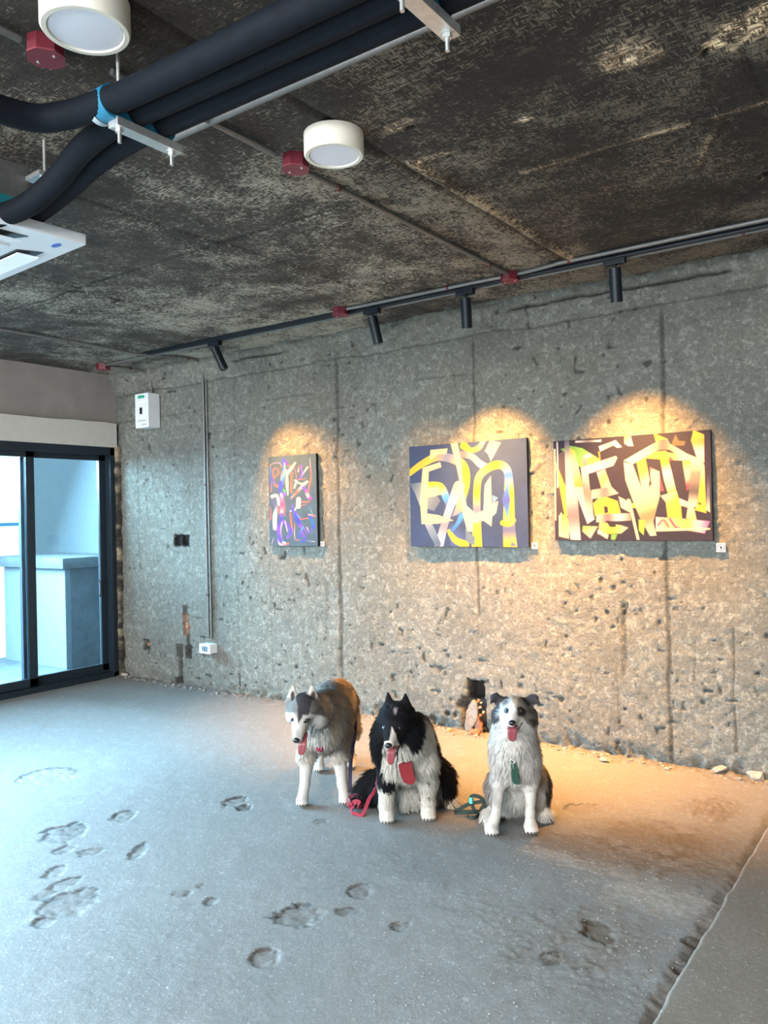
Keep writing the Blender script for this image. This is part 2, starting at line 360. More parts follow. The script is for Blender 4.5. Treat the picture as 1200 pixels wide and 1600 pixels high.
def build_ceiling():
    xs = axis([(-6.3, .0, .014), (.0, 2.2, .15)]); ys = axis([(-3., .6, .15), (.6, 4.55, .014)])
    X, Y = np.meshgrid(xs, ys, indexing='ij'); d = (fbm(X, Y, None, 2.2, 3, 4)-.5)*.014; col = np.ones(X.shape+(3,))
    wob = (fbm(X, Y, None, 3, 3, 6)-.5)*.03
    def seam(a, b, w, dp, tint, side=0):
        nonlocal d, col
        s = seg_dist(X+wob*.5, Y+wob, a, b); m = sstep(w*1.6, w*.5, s); d = d+dp*m; col = col*(1-m[..., None])+col*np.array(tint)*m[..., None]
    seam((-1.60, 2.45), (-1.58, 3.9), .022, -.012, (2.1, 1.9, 1.6)); seam((-1.66, .6), (-1.63, 3.9), .010, .010, (.45, .4, .36))
    seam((-2.83, .6), (-2.80, 2.64), .008, .008, (.5, .5, .48)); seam((-2.78, 2.60), (-2.72, 4.4), .008, .008, (.45, .45, .44))
    seam((-6.1, 2.66), (-1.7, 2.60), .008, .008, (.5, .5, .48)); seam((-3.95, .6), (-3.92, 2.64), .008, .008, (.55, .55, .55)); seam((-3.97, 2.66), (-3.95, 4.4), .008, .008, (.6, .6, .6))
    seam((-5.1, 2.66), (-5.1, 4.4), .006, .006, (.7, .7, .7))
    seam((-1.32, 2.79), (-.40, 2.79), .010, -.004, (4.2, 3.9, 3.4)); seam((-.78, 3.12), (-.62, 2.80), .010, -.004, (2.4, 2.2, 1.9)); seam((-.47, 1.9), (-.47, 3.1), .005, .006, (.6, .6, .6))
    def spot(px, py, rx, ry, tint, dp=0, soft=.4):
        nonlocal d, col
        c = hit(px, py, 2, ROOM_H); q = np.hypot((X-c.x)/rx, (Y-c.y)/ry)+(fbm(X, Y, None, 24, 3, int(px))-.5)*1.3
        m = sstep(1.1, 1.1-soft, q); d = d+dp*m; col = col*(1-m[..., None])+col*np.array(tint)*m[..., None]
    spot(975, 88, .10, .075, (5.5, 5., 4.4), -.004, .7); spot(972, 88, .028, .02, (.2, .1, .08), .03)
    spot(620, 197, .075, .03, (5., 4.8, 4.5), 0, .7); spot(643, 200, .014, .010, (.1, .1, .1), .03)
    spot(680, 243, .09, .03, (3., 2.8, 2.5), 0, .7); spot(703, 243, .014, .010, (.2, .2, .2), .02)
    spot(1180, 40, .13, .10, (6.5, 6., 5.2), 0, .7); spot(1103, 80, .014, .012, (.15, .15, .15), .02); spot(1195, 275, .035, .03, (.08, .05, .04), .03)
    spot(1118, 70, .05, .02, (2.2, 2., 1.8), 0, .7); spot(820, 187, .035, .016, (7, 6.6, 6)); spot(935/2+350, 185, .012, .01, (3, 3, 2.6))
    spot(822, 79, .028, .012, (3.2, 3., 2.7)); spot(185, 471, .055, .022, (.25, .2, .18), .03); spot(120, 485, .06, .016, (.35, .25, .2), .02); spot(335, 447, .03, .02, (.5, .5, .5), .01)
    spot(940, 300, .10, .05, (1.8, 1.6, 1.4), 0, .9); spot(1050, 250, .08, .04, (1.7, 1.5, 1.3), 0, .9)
    # paler grey left, browner right: fall of light painted in over own tone
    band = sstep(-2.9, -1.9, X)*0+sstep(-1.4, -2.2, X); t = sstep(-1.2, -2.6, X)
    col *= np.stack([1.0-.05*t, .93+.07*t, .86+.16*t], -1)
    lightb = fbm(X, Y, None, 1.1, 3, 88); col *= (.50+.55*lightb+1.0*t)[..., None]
    d += sstep(4.20, 4.40, Y+(fbm(X, Y, None, 6, 3, 9)-.5)*.1)*.0
    V = np.stack([X, Y, ROOM_H+d], -1).reshape(-1, 3); F = gridfaces(len(xs), len(ys))[:, ::-1]
    return tag(link('ceiling', npmesh('ceiling', V, F, True, np.clip(col, 0, 5).reshape(-1, 3)), M_CEIL), kind='structure')
build_ceiling()
SLAB_X = -.70
def build_floor():
    xs = axis([(-6.25, -4.6, .015), (-4.6, SLAB_X, .008)]); ys = axis([(-3., .95, .12), (.95, 3.3, .008), (3.3, 4.50, .012)])
    X, Y = np.meshgrid(xs, ys, indexing='ij'); d = (fbm(X, Y, None, 1.5, 3, 4)-.5)*.006+(fbm(X, Y, None, 14, 3, 14)-.5)*.003; col = np.ones(X.shape+(3,))
    nz = fbm(X, Y, None, 20, 4, 61, .72)-.5
    def hole(px, py, wpx, hpx, ang=0, dp=.012, tint=(.80, .77, .74), warp=1.1, rim=None):
        dp = dp*.42
        nonlocal d, col
        c = hit(px, py, 2, 0); e = hit(px+wpx, py, 2, 0); g = hit(px, py+hpx, 2, 0)
        rx = (e-c).length; ry = (g-c).length; ux = (e-c).normalized(); uy = Vector((-ux.y, ux.x, 0))
        a = (X-c.x)*ux.x+(Y-c.y)*ux.y; b = (X-c.x)*uy.x+(Y-c.y)*uy.y
        ca, sa = math.cos(ang), math.sin(ang); a, b = a*ca+b*sa, -a*sa+b*ca
        q = np.hypot(a/rx, b/ry)+nz*warp; m = sstep(1.04, .95, q)
        dd = -dp*m+m*(fbm(X, Y, None, 40, 2, 5)-.5)*.008; d = np.where(m > .01, np.minimum(d, d*(1-m)+dd), d)
        col = col*(1-m[..., None])+col*np.array(tint)*m[..., None]
        ed = sstep(.16, .0, np.abs(q-.96))*sstep(-.3*ry, .4*ry, b-a*.4); col *= (1-ed*.75)[..., None]  # dark crescent on one side of each pit, rim shade painted in
    for h_ in ((73, 1213, 42, 13, 0, .007, (1.02, 1.0, .98), .5), (100, 1302, 32, 14, .1, .013), (118, 1296, 20, 9, .5, .012), (100, 1327, 15, 7, 0, .012), (140, 1331, 21, 6, .15, .012),
               (193, 1275, 18, 8, .2, .012), (216, 1330, 12, 13, 0, .015), (86, 1362, 14, 10, 0, .014), (95, 1385, 16, 18, -.4, .014), (112, 1408, 40, 22, -.15, .014, (.80, .75, .71)), (68, 1441, 15, 9, .5, .014),
               (367, 1252, 17, 9, -.3, .014), (382, 1261, 12, 6, 0, .020, (.45, .42, .4)), (463, 1430, 38, 17, .1, .013), (414, 1496, 22, 15, .1, .012, (.85, .80, .76), .7), (562, 1392, 18, 11, .2, .012),
               (625, 1446, 14, 8, 0, .012), (544, 1423, 20, 7, 0, .008), (330, 1407, 10, 7, 0, .010), (284, 1396, 14, 5, 0, .006), (318, 1384, 10, 4, 0, .006), (500, 1284, 10, 4, .3, .004), (935, 1455, 26, 16, .2, .016, (.7, .62, .55)),
               (860, 1497, 16, 10, 0, .01), (1085, 1470, 18, 8, 0, .012, (.6, .55, .5)), (1060, 1512, 10, 6, 0, .012, (.5, .45, .4)), (905, 1262, 30, 7, 0, .004, (.95, .92, .9))):
        hole(*h_)
    def stain(px, py, r1, r2, tint, soft=.9, warp=1., bumpy=0):
        nonlocal d, col
        c = hit(px, py, 2, 0); q = np.hypot((X-c.x)/r1, (Y-c.y)/r2)+nz*warp; m = sstep(1.2, 1.2-soft, q)
        col = col*(1-m[..., None])+col*np.array(tint)*m[..., None]
        if bumpy: d = d+m*(np.abs(fbm(X, Y, None, 26, 4, 99, .75)-.5))*bumpy
    stain(820, 1450, .30, .26, (.92, .90, .87), .9, 1.6, .010); stain(950, 1470, .26, .26, (.88, .82, .76), .9, 1.6, .010); stain(930, 1560, .34, .20, (.86, .84, .81), .9, 1.6, .010)
    stain(700, 1340, .34, .26, (.84, .84, .84), .6, .6); stain(940, 1330, .38, .14, (.72, .66, .60), .8, 1.3, .010); stain(1010, 1310, .25, .2, (.72, .65, .58), .8, 1.3, .014)
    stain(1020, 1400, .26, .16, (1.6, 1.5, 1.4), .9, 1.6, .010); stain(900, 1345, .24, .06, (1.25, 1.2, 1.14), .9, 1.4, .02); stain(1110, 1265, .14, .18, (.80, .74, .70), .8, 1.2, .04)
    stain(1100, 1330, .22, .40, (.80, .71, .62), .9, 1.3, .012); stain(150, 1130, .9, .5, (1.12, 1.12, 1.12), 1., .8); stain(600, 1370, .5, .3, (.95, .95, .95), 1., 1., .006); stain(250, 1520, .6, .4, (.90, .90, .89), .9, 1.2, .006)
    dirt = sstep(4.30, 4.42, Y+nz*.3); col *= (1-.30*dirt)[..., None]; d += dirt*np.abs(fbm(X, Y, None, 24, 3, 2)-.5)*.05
    ed = sstep(SLAB_X-.05, SLAB_X-.005, X+nz*.05); col *= (1-.45*ed*sstep(.4, .6, vnoise(Y*7, Y*0, s=3)))[..., None]; d -= ed*.012
    col *= (.90+.2*fbm(X, Y, None, .8, 4, 8))[..., None]
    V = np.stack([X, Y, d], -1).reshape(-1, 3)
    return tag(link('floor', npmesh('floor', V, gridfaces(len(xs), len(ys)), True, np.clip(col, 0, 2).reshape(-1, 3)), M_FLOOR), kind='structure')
build_floor()
def slab():
    ys = np.arange(-3, 4.5, .02); prof = []
    rag = (fbm(ys, ys*0, None, 9, 5, 8, .65)-.5)*.014
    rows = []
    for k, (off, z) in enumerate(((0, -.06), (0, .012), (.003, .0175), (.012, .018))):
        rows.append(np.stack([SLAB_X+off+rag, ys, np.full_like(ys, z)+(fbm(ys, ys*0, None, 30, 2, k)-.5)*.004], -1))
    for x in np.linspace(SLAB_X+.08, 2.2, 12): rows.append(np.stack([np.full_like(ys, x), ys, np.full_like(ys, .019)], -1))
    V = np.stack(rows); n = len(rows); c = np.ones((n*len(ys), 3)); c[:] = (.92, .80, .69); c.reshape(n, len(ys), 3)[1:3] = (1.45, 1.35, 1.25)
    return tag(link('floor_slab', npmesh('floor_slab', V.reshape(-1, 3), gridfaces(n, len(ys)), True, c), M_FLOOR), kind='structure')
slab()
solid('wall_right', (2.2, -3, -.05), (2.35, 4.6, 2.7), M_PLASTER)
# left wall: plaster above, white lintel, door openings
solid('wall_left', (-6.33, -3, 2.05), (-6.13, 4.5, 2.72), M_PLASTER)
solid('wall_left_pier', (-6.33, .95, -.05), (-6.13, 1.28, 2.06), M_PLASTER)
solid('wall_left_pier', (-6.33, -3, -.05), (-6.13, -2.5, 2.06), M_PLASTER)
def lintel():
    b = B(); ys = np.linspace(-2.8, 4.40, 120); top = 2.245+(fbm(ys, ys*0, None, 6, 3, 3)-.5)*.018
    pts = [(-6.131, y, z) for y, z in zip(ys, top)]+[(-6.131, 4.40, 2.035), (-6.131, -2.8, 2.035)]
    b.prism(pts, (.045, 0, 0)); return tag(b.out('trim_1', M_LINTEL), kind='structure')
lintel()
A3 = lambda t: np.array(t)[None]
def jamb():                                                     # torn plaster edge between door frame and gallery wall
    zs = np.linspace(0, 2.05, 160); a = fbm(zs, zs*0, None, 10, 4, 2); b2 = fbm(zs, zs*0, None, 22, 3, 9)
    rows = [np.stack([np.full_like(zs, -6.2), np.full_like(zs, 4.40), zs], -1), np.stack([-6.115+.02*a, 4.385+.02*b2, zs], -1),
            np.stack([-6.10+.05*a, 4.40+.02*a, zs], -1), np.stack([-6.10+.05*b2, np.full_like(zs, 4.44), zs], -1)]
    V = np.stack(rows).reshape(-1, 3); c = np.ones((len(V), 3))*(.8, .72, .66); c.reshape(4, -1, 3)[1] = (1.5, 1.4, 1.25); c *= (.12+.9*sstep(.35, .7, fbm(V[:, 2], V[:, 1], None, 18, 4, 4)))[:, None]*A3((1, .86, .76))
    return tag(link('trim_2', npmesh('trim_2', V, gridfaces(4, len(zs)), True, c), M_WALL), kind='structure')
jamb()
def sliding_door(name, y0, y1, n=4):
    root = empty(name, (-6.2, (y0+y1)/2, 0)); root['kind'] = 'structure'; off = Vector(root.location)
    def L(p): return Vector(p)-off
    def bx(b, lo, hi, bev=.002): b.box(L(lo), L(hi), bev)
    f = B(); bx(f, (-6.24, y0, 1.965), (-6.12, y1, 2.035)); bx(f, (-6.24, y0, -.01), (-6.12, y1, .045)); bx(f, (-6.24, y0, 0), (-6.12, y0+.05, 2.03)); bx(f, (-6.24, y1-.05, 0), (-6.12, y1, 2.03))
    bx(f, (-6.20, y0, .045), (-6.19, y1, .06)); f.out('frame', M_FRAME, root)
    w = (y1-y0-.08)/n
    for i in range(n):
        a = y1-.04-w*(i+1)-(.048 if i < n-1 else 0); c = y1-.04-w*i+(.048 if i else 0); x = -6.17 if i % 2 else -6.215
        s = B()
        for lo, hi in (((a, .05), (c, .115)), ((a, 1.92), (c, 1.975)), ((a, .05), (a+.072, 1.97)), ((c-.072, .05), (c, 1.97))):
            bx(s, (x-.018, lo[0], lo[1]), (x+.018, hi[0], hi[1]))
        so = s.out('sash', M_FRAME, root)
        g = B(); bx(g, (x-.003, a+.05, .11), (x+.003, c-.05, 1.925), 0); g.out('pane', M_GLASS, so)
        if i == 0:
            h = B(); h.tube([L((x+.02, c-.10, .86)), L((x+.045, c-.10, .84)), L((x+.045, c-.10, .74)), L((x+.02, c-.10, .72))], .006); h.out('handle', M_FRAME, so, True)
sliding_door('door_1', 1.28, 4.40); sliding_door('door_unseen', -2.5, .95)  # the second door is out of view, added to let in light
# balcony outside
solid('floor_balcony', (-8.35, -3, -.25), (-6.24, 5.35, -.06), M_EXTG)
solid('wall_outside', (-8.85, 5.2, -.3), (-6.1, 5.45, 3.4), M_EXT)
solid('wall_outside_return', (-6.31, 4.42, -.06), (-6.14, 5.25, 2.9), M_EXT)
def parapet():
    root = empty('balcony_parapet', (-7.6, 4.85, -.06), 0); root['kind'] = 'structure'; o = Vector(root.location)
    b = B(); b.box(Vector((-8.2, 4.5, -.06))-o, Vector((-7.09, 5.2, .93))-o, .01); b.out('parapet_wall', M_EXT, root)
    b = B(); b.box(Vector((-8.26, 4.44, .92))-o, Vector((-7.03, 5.21, 1.035))-o, .045); b.out('parapet_cap', M_EXTG, root, True, 60)
    b = B(); b.box(Vector((-7.092, 4.56, -.06))-o, Vector((-7.086, 5.18, .92))-o); b.out('stained_shaded_side', M_EXTG, root)  # darker sheet: stains of this side plus its shade put into the colour
    r = B(); r.cyl((-9.6, -2, 1.36), (-9.6, 6, 1.36), .022); r.cyl((-9.6, -2, -.1), (-9.6, -2, 1.36), .02); r.cyl((-9.6, 6, -.1), (-9.6, 6, 1.36), .02)
    tag(r.out('balcony_railing', M_BLUE, None, True), kind='structure')
parapet()

# ------------------------------------------------------------------ ceiling services
H = ROOM_H
def disc_light(loc, r, label):
    t = empty('ceiling_light', loc, 0, label, 'ceiling light', 'round surface ceiling lights')
    h = .075
    B().lathe([(r*.55, 0), (r, 0), (r, -h+.006), (r-.004, -h), (r-.016, -h), (r-.018, -h+.004), (r-.02, -h+.012)], (0, 0, 0)).out('housing', M_WHITE, t, True)
    B().lathe([(r-.02, -h+.016), (r-.02, -h+.004), (r*.5, -h+.003)], (0, 0, 0)).out('diffuser', M_DIFF, t, True)
    b = B(); a = math.radians(215)
    b.ball((r*math.cos(a), r*math.sin(a), -.022), .004); b.out('screw', M_BLACK, t)
c1 = hit(522, 245, 2, H-.075); disc_light((c1.x, c1.y, H), .101, 'round white surface ceiling light with unlit opal diffuser, beside the red box in mid ceiling')
c2 = hit(134, 50, 2, H-.075); disc_light((c2.x, c2.y, H), .107, 'round white surface ceiling light above the black pipes, cropped by the top edge')
def conduit(name, pts, label, r=.0105, group='galvanised conduits on the ceiling', clips=()):
    b = B(); b.tube(pts, r); o = tag(b.out(name, M_CONDUIT, None, True), label, 'conduit', group)
    for c, d, ax in clips:
        k = B(); c = Vector(c); d = Vector(d).normalized()
        k.cyl(c-d*.006, c+d*.006, r+.003, n=14); up = Vector(ax)
        k.cyl(c+up*.004, c+up*(r+.012), .006, n=8); k.out('clip', M_RED, o)
    return o
def jbox(loc, rz, label, s=.048, h=.045, up=(0, 0, -1)):
    t = empty('junction_box', loc, rz, label, 'junction box', 'red junction boxes')
    c = s*.35; oct_ = [(s, c), (c, s), (-c, s), (-s, c), (-s, -c), (-c, -s), (c, -s), (s, -c)]
    B().prism([(x, y, 0) for x, y in oct_], (0, 0, -h)).out('box', M_RED, t)
    B().prism([(x*1.04, y*1.04, -h) for x, y in oct_], (0, 0, -.004)).out('cover', M_REDC, t)
    for q in (-1, 1): B().cyl((q*s*.6, 0, -h-.004), (q*s*.6, 0, -h-.007), .004, n=8).out('screw', M_STRUT, t)
M_REDC = plain('red_box_cover', (.19, .028, .042), .5, 0, .1)
zc = H-.016
j1 = hit(462, 264, 2, H-.045); jbox((j1.x, j1.y, H), 0, 'red octagonal conduit box touching the round light in mid ceiling')
j2 = hit(72, 90, 2, H-.045); jbox((j2.x, j2.y, H), .2, 'dark red conduit box left of the big round light at the top')
jbox((-1.946, 3.905, H), 0, 'red conduit box where the cross conduit meets the light track')
jbox((-3.10, 3.885, H), 0, 'red conduit box on the track between the first two spotlights', .050)
jbox((-5.72, 4.02, H), 0, 'small dark red conduit box in the ceiling corner above the breaker box', .055)
conduit('conduit', [(-1.925, 1.40, zc), (-1.925, 2.06, zc)], 'grey conduit from the pipe bundle to the red box by the light', clips=())
conduit('conduit', [(-1.935, 2.15, zc), (-1.935, 3.0, zc), (-1.94, 3.87, zc)], 'grey conduit from the round light to the track', clips=[((-1.935, 2.43, zc), (0, 1, 0), (0, 0, 1)), ((-1.938, 3.66, zc), (0, 1, 0), (0, 0, 1))])
conduit('conduit', [(-1.975, .6, zc), (-1.98, 1.16, zc)], 'grey conduit entering the dark red box at the top left corner')
conduit('conduit', [(-2.2, 1.768, zc), (-1.0, 1.770, zc), (.4, 1.772, zc)], 'long grey conduit running beside the three black pipes', r=.0125)
conduit('conduit', [(-1.90, 3.905, zc), (-1.80, 3.895, zc), (-1.62, 3.872, zc), (-1.5, 3.875, zc), (.4, 3.885, zc)], 'grey conduit above the track to the right of its red box', clips=[((-1.595, 3.873, zc), (1, 0, 0), (0, 0, 1))])
conduit('conduit', [(-1.99, 3.905, zc), (-2.2, 3.895, zc), (-2.9, 3.89, zc), (-3.05, 3.885, zc)], 'grey conduit between the two red boxes on the track', clips=[((-2.33, 3.893, zc), (1, 0, 0), (0, 0, 1))])
conduit('conduit', [(-5.66, 4.01, zc), (-5.3, 4.00, zc), (-4.9, 3.985, zc-.008), (-3, 3.985, zc-.008), (-.8, 3.985, zc-.008), (.4, 3.985, zc-.008)], 'long grey conduit along the wall side of the light track', r=.0095, clips=[((-.79, 3.985, zc-.008), (1, 0, 0), (0, 0, 1))])
yw = ROOM_Y-.018
conduit('conduit', [(-5.12, 2.3, zc), (-5.10, 2.9, zc), (-5.09, 3.5, zc), (-5.05, 3.85, zc-.016), (-4.98, 4.15, zc), (-4.96, 4.32, zc), (-4.955, 4.385, H-.05), (-4.955, yw, H-.12), (-4.95, yw, 2.3), (-4.948, yw, .42)],
        'grey conduit crossing the ceiling and dropping down the wall to the socket box', r=.010,
        clips=[((-5.10, 3.30, zc), (0, 1, 0), (0, 0, 1)), ((-4.968, 4.27, zc), (0, 1, 0), (0, 0, 1)), ((-4.95, yw, 1.66), (0, 0, 1), (0, 1, 0)), ((-4.948, yw, .77), (0, 0, 1), (0, 1, 0))])
conduit('conduit', [(-4.918, yw, 2.52), (-4.915, yw, 1.6), (-4.913, yw, .42)], 'thin second conduit beside the drop to the socket box', r=.006)
conduit('conduit', [(-5.68, 4.04, zc), (-5.66, 4.25, zc), (-5.63, 4.36, zc-.02), (-5.61, yw, H-.10), (-5.60, yw, 2.5), (-5.60, yw, 2.46)], 'thin grey conduit bending down to the white breaker box', r=.008, clips=[((-5.662, 4.24, zc), (0, 1, 0), (0, 0, 1))])

# light track and its spotlights
tr = B(); tr.box((-5.10, 3.925, H-.030), (.4, 3.960, H-.004), .003); track = tr.out('light_track', M_DARKMETAL)
tag(track, 'long black lighting track under the ceiling parallel to the painted wall', 'light track')
g = B(); g.box((-5.08, 3.936, H-.0315), (.38, 3.949, H-.0295)); g.out('slot', M_BLACK, track)
def spot(x, aim, label, power):
    t = empty('track_spotlight', (x, 3.943, H-.031), 0, label, 'spotlight', 'black cylinder track spotlights')
    B().box((-.055, -.019, -.030), (.055, .019, 0), .003).out('adapter', M_DARKMETAL, t)
    B().cyl((0, 0, -.03), (0, 0, -.052), .009, n=12).out('stem', M_DARKMETAL, t, True)
    d = Vector(aim).normalized(); a = Vector((0, 0, -.045)); e = a+d*.165
    B().cyl(a, e, .030, n=28).out('lamp_head', M_DARKMETAL, t, True, 50)
    r_ = B(); r_.cyl(e, e+d*.003, .0305, n=28); r_.out('front_ring', M_BLACK, t, True, 50)
    ll = bpy.data.lights.new('spot_beam', 'SPOT'); ll.energy = power; ll.color = (1.0, .47, .12); ll.spot_size = math.radians(76); ll.spot_blend = 1.0; ll.shadow_soft_size = .012
    lo = bpy.data.objects.new('spot_beam', ll); COL.objects.link(lo); lo.location = Vector((x, 3.943, H-.031))+e+d*.012
    tgt = d; lo.rotation_euler = tgt.to_track_quat('-Z', 'Y').to_euler()
spot(-4.30, (.36, .24, -1), 'black cylinder track spotlight at the far left, aimed at the narrow painting', 400)
spot(-2.90, (.12, .20, -1), 'black cylinder track spotlight second from the left, above the gap between paintings', 110)
spot(-2.245, (-.08, .22, -1), 'black cylinder track spotlight above the right end of the middle painting', 900)
spot(-1.385, (-.04, .22, -1), 'black cylinder track spotlight at the right, above the widest painting', 900)

# insulated pipes on hung strut channels
zp = 2.492; rp = .036
def pipe(pts, label, r=rp):
    return tag(B().tube(pts, r, 20).out('insulated_pipe', M_FOAM, None, True), label, 'pipe', 'black insulated pipes')
pipe([(.6, 1.335, zp), (-1.0, 1.315, zp), (-1.66, 1.30, zp), (-1.78, 1.29, zp), (-1.93, 1.25, zp-.01), (-2.0, 1.16, zp-.02), (-2.02, .9, zp-.02), (-2.05, .5, zp)], 'black insulated pipe of the bundle farthest from the long conduit, bending off to the left')
pipe([(.6, 1.405, zp), (-1.0, 1.39, zp), (-1.7, 1.375, zp), (-1.85, 1.37, zp), (-2.05, 1.39, zp-.01), (-2.25, 1.42, zp-.05), (-2.42, 1.40, zp-.10), (-2.60, 1.33, zp-.115)], 'middle black insulated pipe of the bundle, dipping to the air conditioner')
pipe([(.6, 1.480, zp), (-1.0, 1.465, zp), (-1.7, 1.455, zp), (-1.9, 1.455, zp), (-2.1, 1.47, zp-.01), (-2.35, 1.50, zp-.04), (-2.55, 1.47, zp-.09), (-2.7, 1.36, zp-.11)], 'black insulated pipe of the bundle nearest the long conduit')
def strut(x, label):
    t = empty('strut_channel', (x, 1.40, 2.445), 0, label, 'pipe support', 'zinc strut channels holding the pipes')
    B().box((-.020, -.098, -.013), (.020, .118, .010), .002).out('channel', M_STRUT, t)
    for y in (-.078, .095):
        b = B(); b.cyl((0, y, -.05), (0, y, H-2.447), .005, n=10); b.out('threaded_rod', M_STRUT, t, True)
        b = B(); b.cyl((0, y, -.013), (0, y, -.023), .011, n=6); b.cyl((0, y, -.012), (0, y, -.014), .017, n=16); b.out('nut', M_STRUT, t)
    for y in (-.103, -.028, .057):
        b = B(); b.cyl((-.030, y, .047), (.014, y, .047), rp+.008, n=32); b.out('pipe_saddle', M_BLUE, t, True, 40)
    b = B(); b.cyl((-.052, -.103, .047), (-.034, -.103, .047), rp+.009, n=28); b.out('pipe_clamp', M_STRUT, t, True, 40)
strut(-1.79, 'zinc strut channel with blue saddles under the bundle, near the pipe bend')
strut(-.882, 'zinc strut channel holding the black pipes at the top edge of the view')

# ceiling cassette air conditioner
ac = empty('air_conditioner', (-2.44, 1.657, 2.35), math.radians(-3), 'white four-way ceiling cassette air conditioner hanging below the ceiling', 'air conditioner')
b = B(); b.box((-.95, -.95, 0), (0, 0, .038), .006)
b.out('fascia', M_ACW, ac)
def acq(b, pts, z0, z1): b.prism([(x, y, z0) for x, y in pts], (0, 0, z1-z0))
b = B(); b.box((-.77, -.77, -.008), (-.18, -.18, .002), .004); b.out('intake_grille', M_ACW, ac)
for k in range(4):
    R = Matrix.Rotation(k*math.pi/2, 4, 'Z'); c = Vector((-.475, -.475, 0))
    P = lambda x, y, z=0: tuple(c+(R@Vector((x, y, z))))
    s1 = B(); s1.prism([P(-.26, .335, -.002), P(.26, .335, -.002), P(.30, .415, -.002), P(-.30, .415, -.002)], (0, 0, .004)); s1.out('outlet_slot', M_BLACK, ac)
    s2 = B(); s2.prism([P(-.25, .345, -.012), P(.25, .345, -.012), P(.28, .405, -.022), P(-.28, .405, -.022)], (0, 0, .006)); s2.out('louvre', M_ACW, ac)
b = B(); b.cyl((-.075, -.07, -.0015), (-.075, -.07, .001), .020, n=24); e = b.out('blue_badge', plain('blue_badge_print', (.05, .12, .50), .4), ac); e.scale = (1.3, .6, 1)
e.location = (.022, -.026, 0)
b = B(); b.box((-.87, -.87, .038), (-.10, -.15, .25), .004); b.out('casing', M_CONDUIT, ac)
b = B(); b.box((-.102, -.50, .04), (-.09, -.155, .13)); b.out('insulation_strip', M_TEAL, ac)
b = B(); b.box((-.10, -.16, .20), (-.01, -.10, .215)); b.cyl((-.03, -.13, .10), (-.03, -.13, .33), .005, n=10); b.cyl((-.03, -.13, .196), (-.03, -.13, .206), .018, n=6); b.out('hanging_bracket', M_STRUT, ac)

# ------------------------------------------------------------------ things on the gallery wall
bk = empty('breaker_box', (-5.60, ROOM_Y, 2.31), 0, 'white breaker box with green badge high in the corner', 'breaker box')
B().box((-.088, -.125, -.145), (.088, -.004, .145), .006).out('case', M_WHITE2 if 'M_WHITE2' in globals() else M_ACW, bk)
B().box((-.060, -.130, -.065), (.060, -.122, .055), .003).out('cover', M_ACW, bk)
B().box((-.012, -.138, -.03), (.014, -.128, .025), .002).out('switch', M_BLACK, bk)
B().box((-.042, -.1285, .105), (.040, -.124, .128), .001).out('green_badge', M_GREEN, bk)
B().box((-.058, -.1275, .062), (.058, -.124, .082), .001).out('white_label', plain('label_white', (.85, .9, .9), .5), bk)
b = B()
for i in range(9): b.box((-.052+i*.0125, -.1268, -.088), (-.045+i*.0125, -.124, -.080))
b.box((-.052, -.1262, -.0875), (.055, -.1245, -.0855)); b.out('printed_line', M_GREYP, bk)
b = B()
for i in range(5): b.box((.0+i*.015, -.1268, -.122), (.010+i*.015, -.124, -.115))
b.box((0, -.1262, -.1195), (.07, -.1245, -.1175)); b.out('printed_line', M_GREYP, bk)
so = empty('socket_box', (-4.93, ROOM_Y, .345), 0, 'white surface socket box at the foot of the conduit drop', 'socket')
B().box((-.062, -.075, -.037), (.062, -.002, .037), .003).out('case', M_ACW, so)
B().box((-.062, -.079, -.037), (.062, -.073, .037), .002).out('faceplate', M_ACW, so)
b = B(); b.box((-.030, -.082, -.020), (.034, -.078, .020)); b.out('socket_insert', plain('blue_grey_socket', (.05, .12, .17), .4), so)
for x in (-.014, .018):
    for z in (-.008, .008): B().box((x-.005, -.0835, z-.002), (x+.005, -.081, z+.002)).out('contact', M_ACW, so)
def placard(x, z, label, s=.040):
    t = empty('placard', (x, ROOM_Y+.002, z), 0, label, 'placard', 'small placards beside the paintings')
    B().box((-s/2, -.014, -s/2), (s/2, .0, s/2)).out('card', plain('white_card', (.75, .72, .70), .6), t)
    b = B(); n = 28; ro, ri = s*.44, s*.34
    vs = [[b.bm.verts.new((r*math.cos(2*math.pi*i/n), -.0146, r*math.sin(2*math.pi*i/n))) for i in range(n)] for r in (ro, ri)]
    for i in range(n): b.bm.faces.new((vs[0][i], vs[0][(i+1) % n], vs[1][(i+1) % n], vs[1][i]))
    b.prism([(x_*s, -.0150, z_*s) for x_, z_ in ((-.10, .14), (.02, .24), (.12, .18), (.16, .04), (.16, -.10), (.20, -.18), (.02, -.22), (-.12, -.16), (-.06, -.04), (-.16, .0), (-.20, .10))], (0, .0006, 0))
    b.out('hand_emblem', M_BLACK, t)
placard(-3.735, 1.188, 'small square card with round emblem right of the narrow painting', .034)
placard(-2.075, 1.186, 'small square card with round emblem right of the middle painting', .036)
placard(-1.020, 1.183, 'small square card with round emblem right of the widest painting', .044)

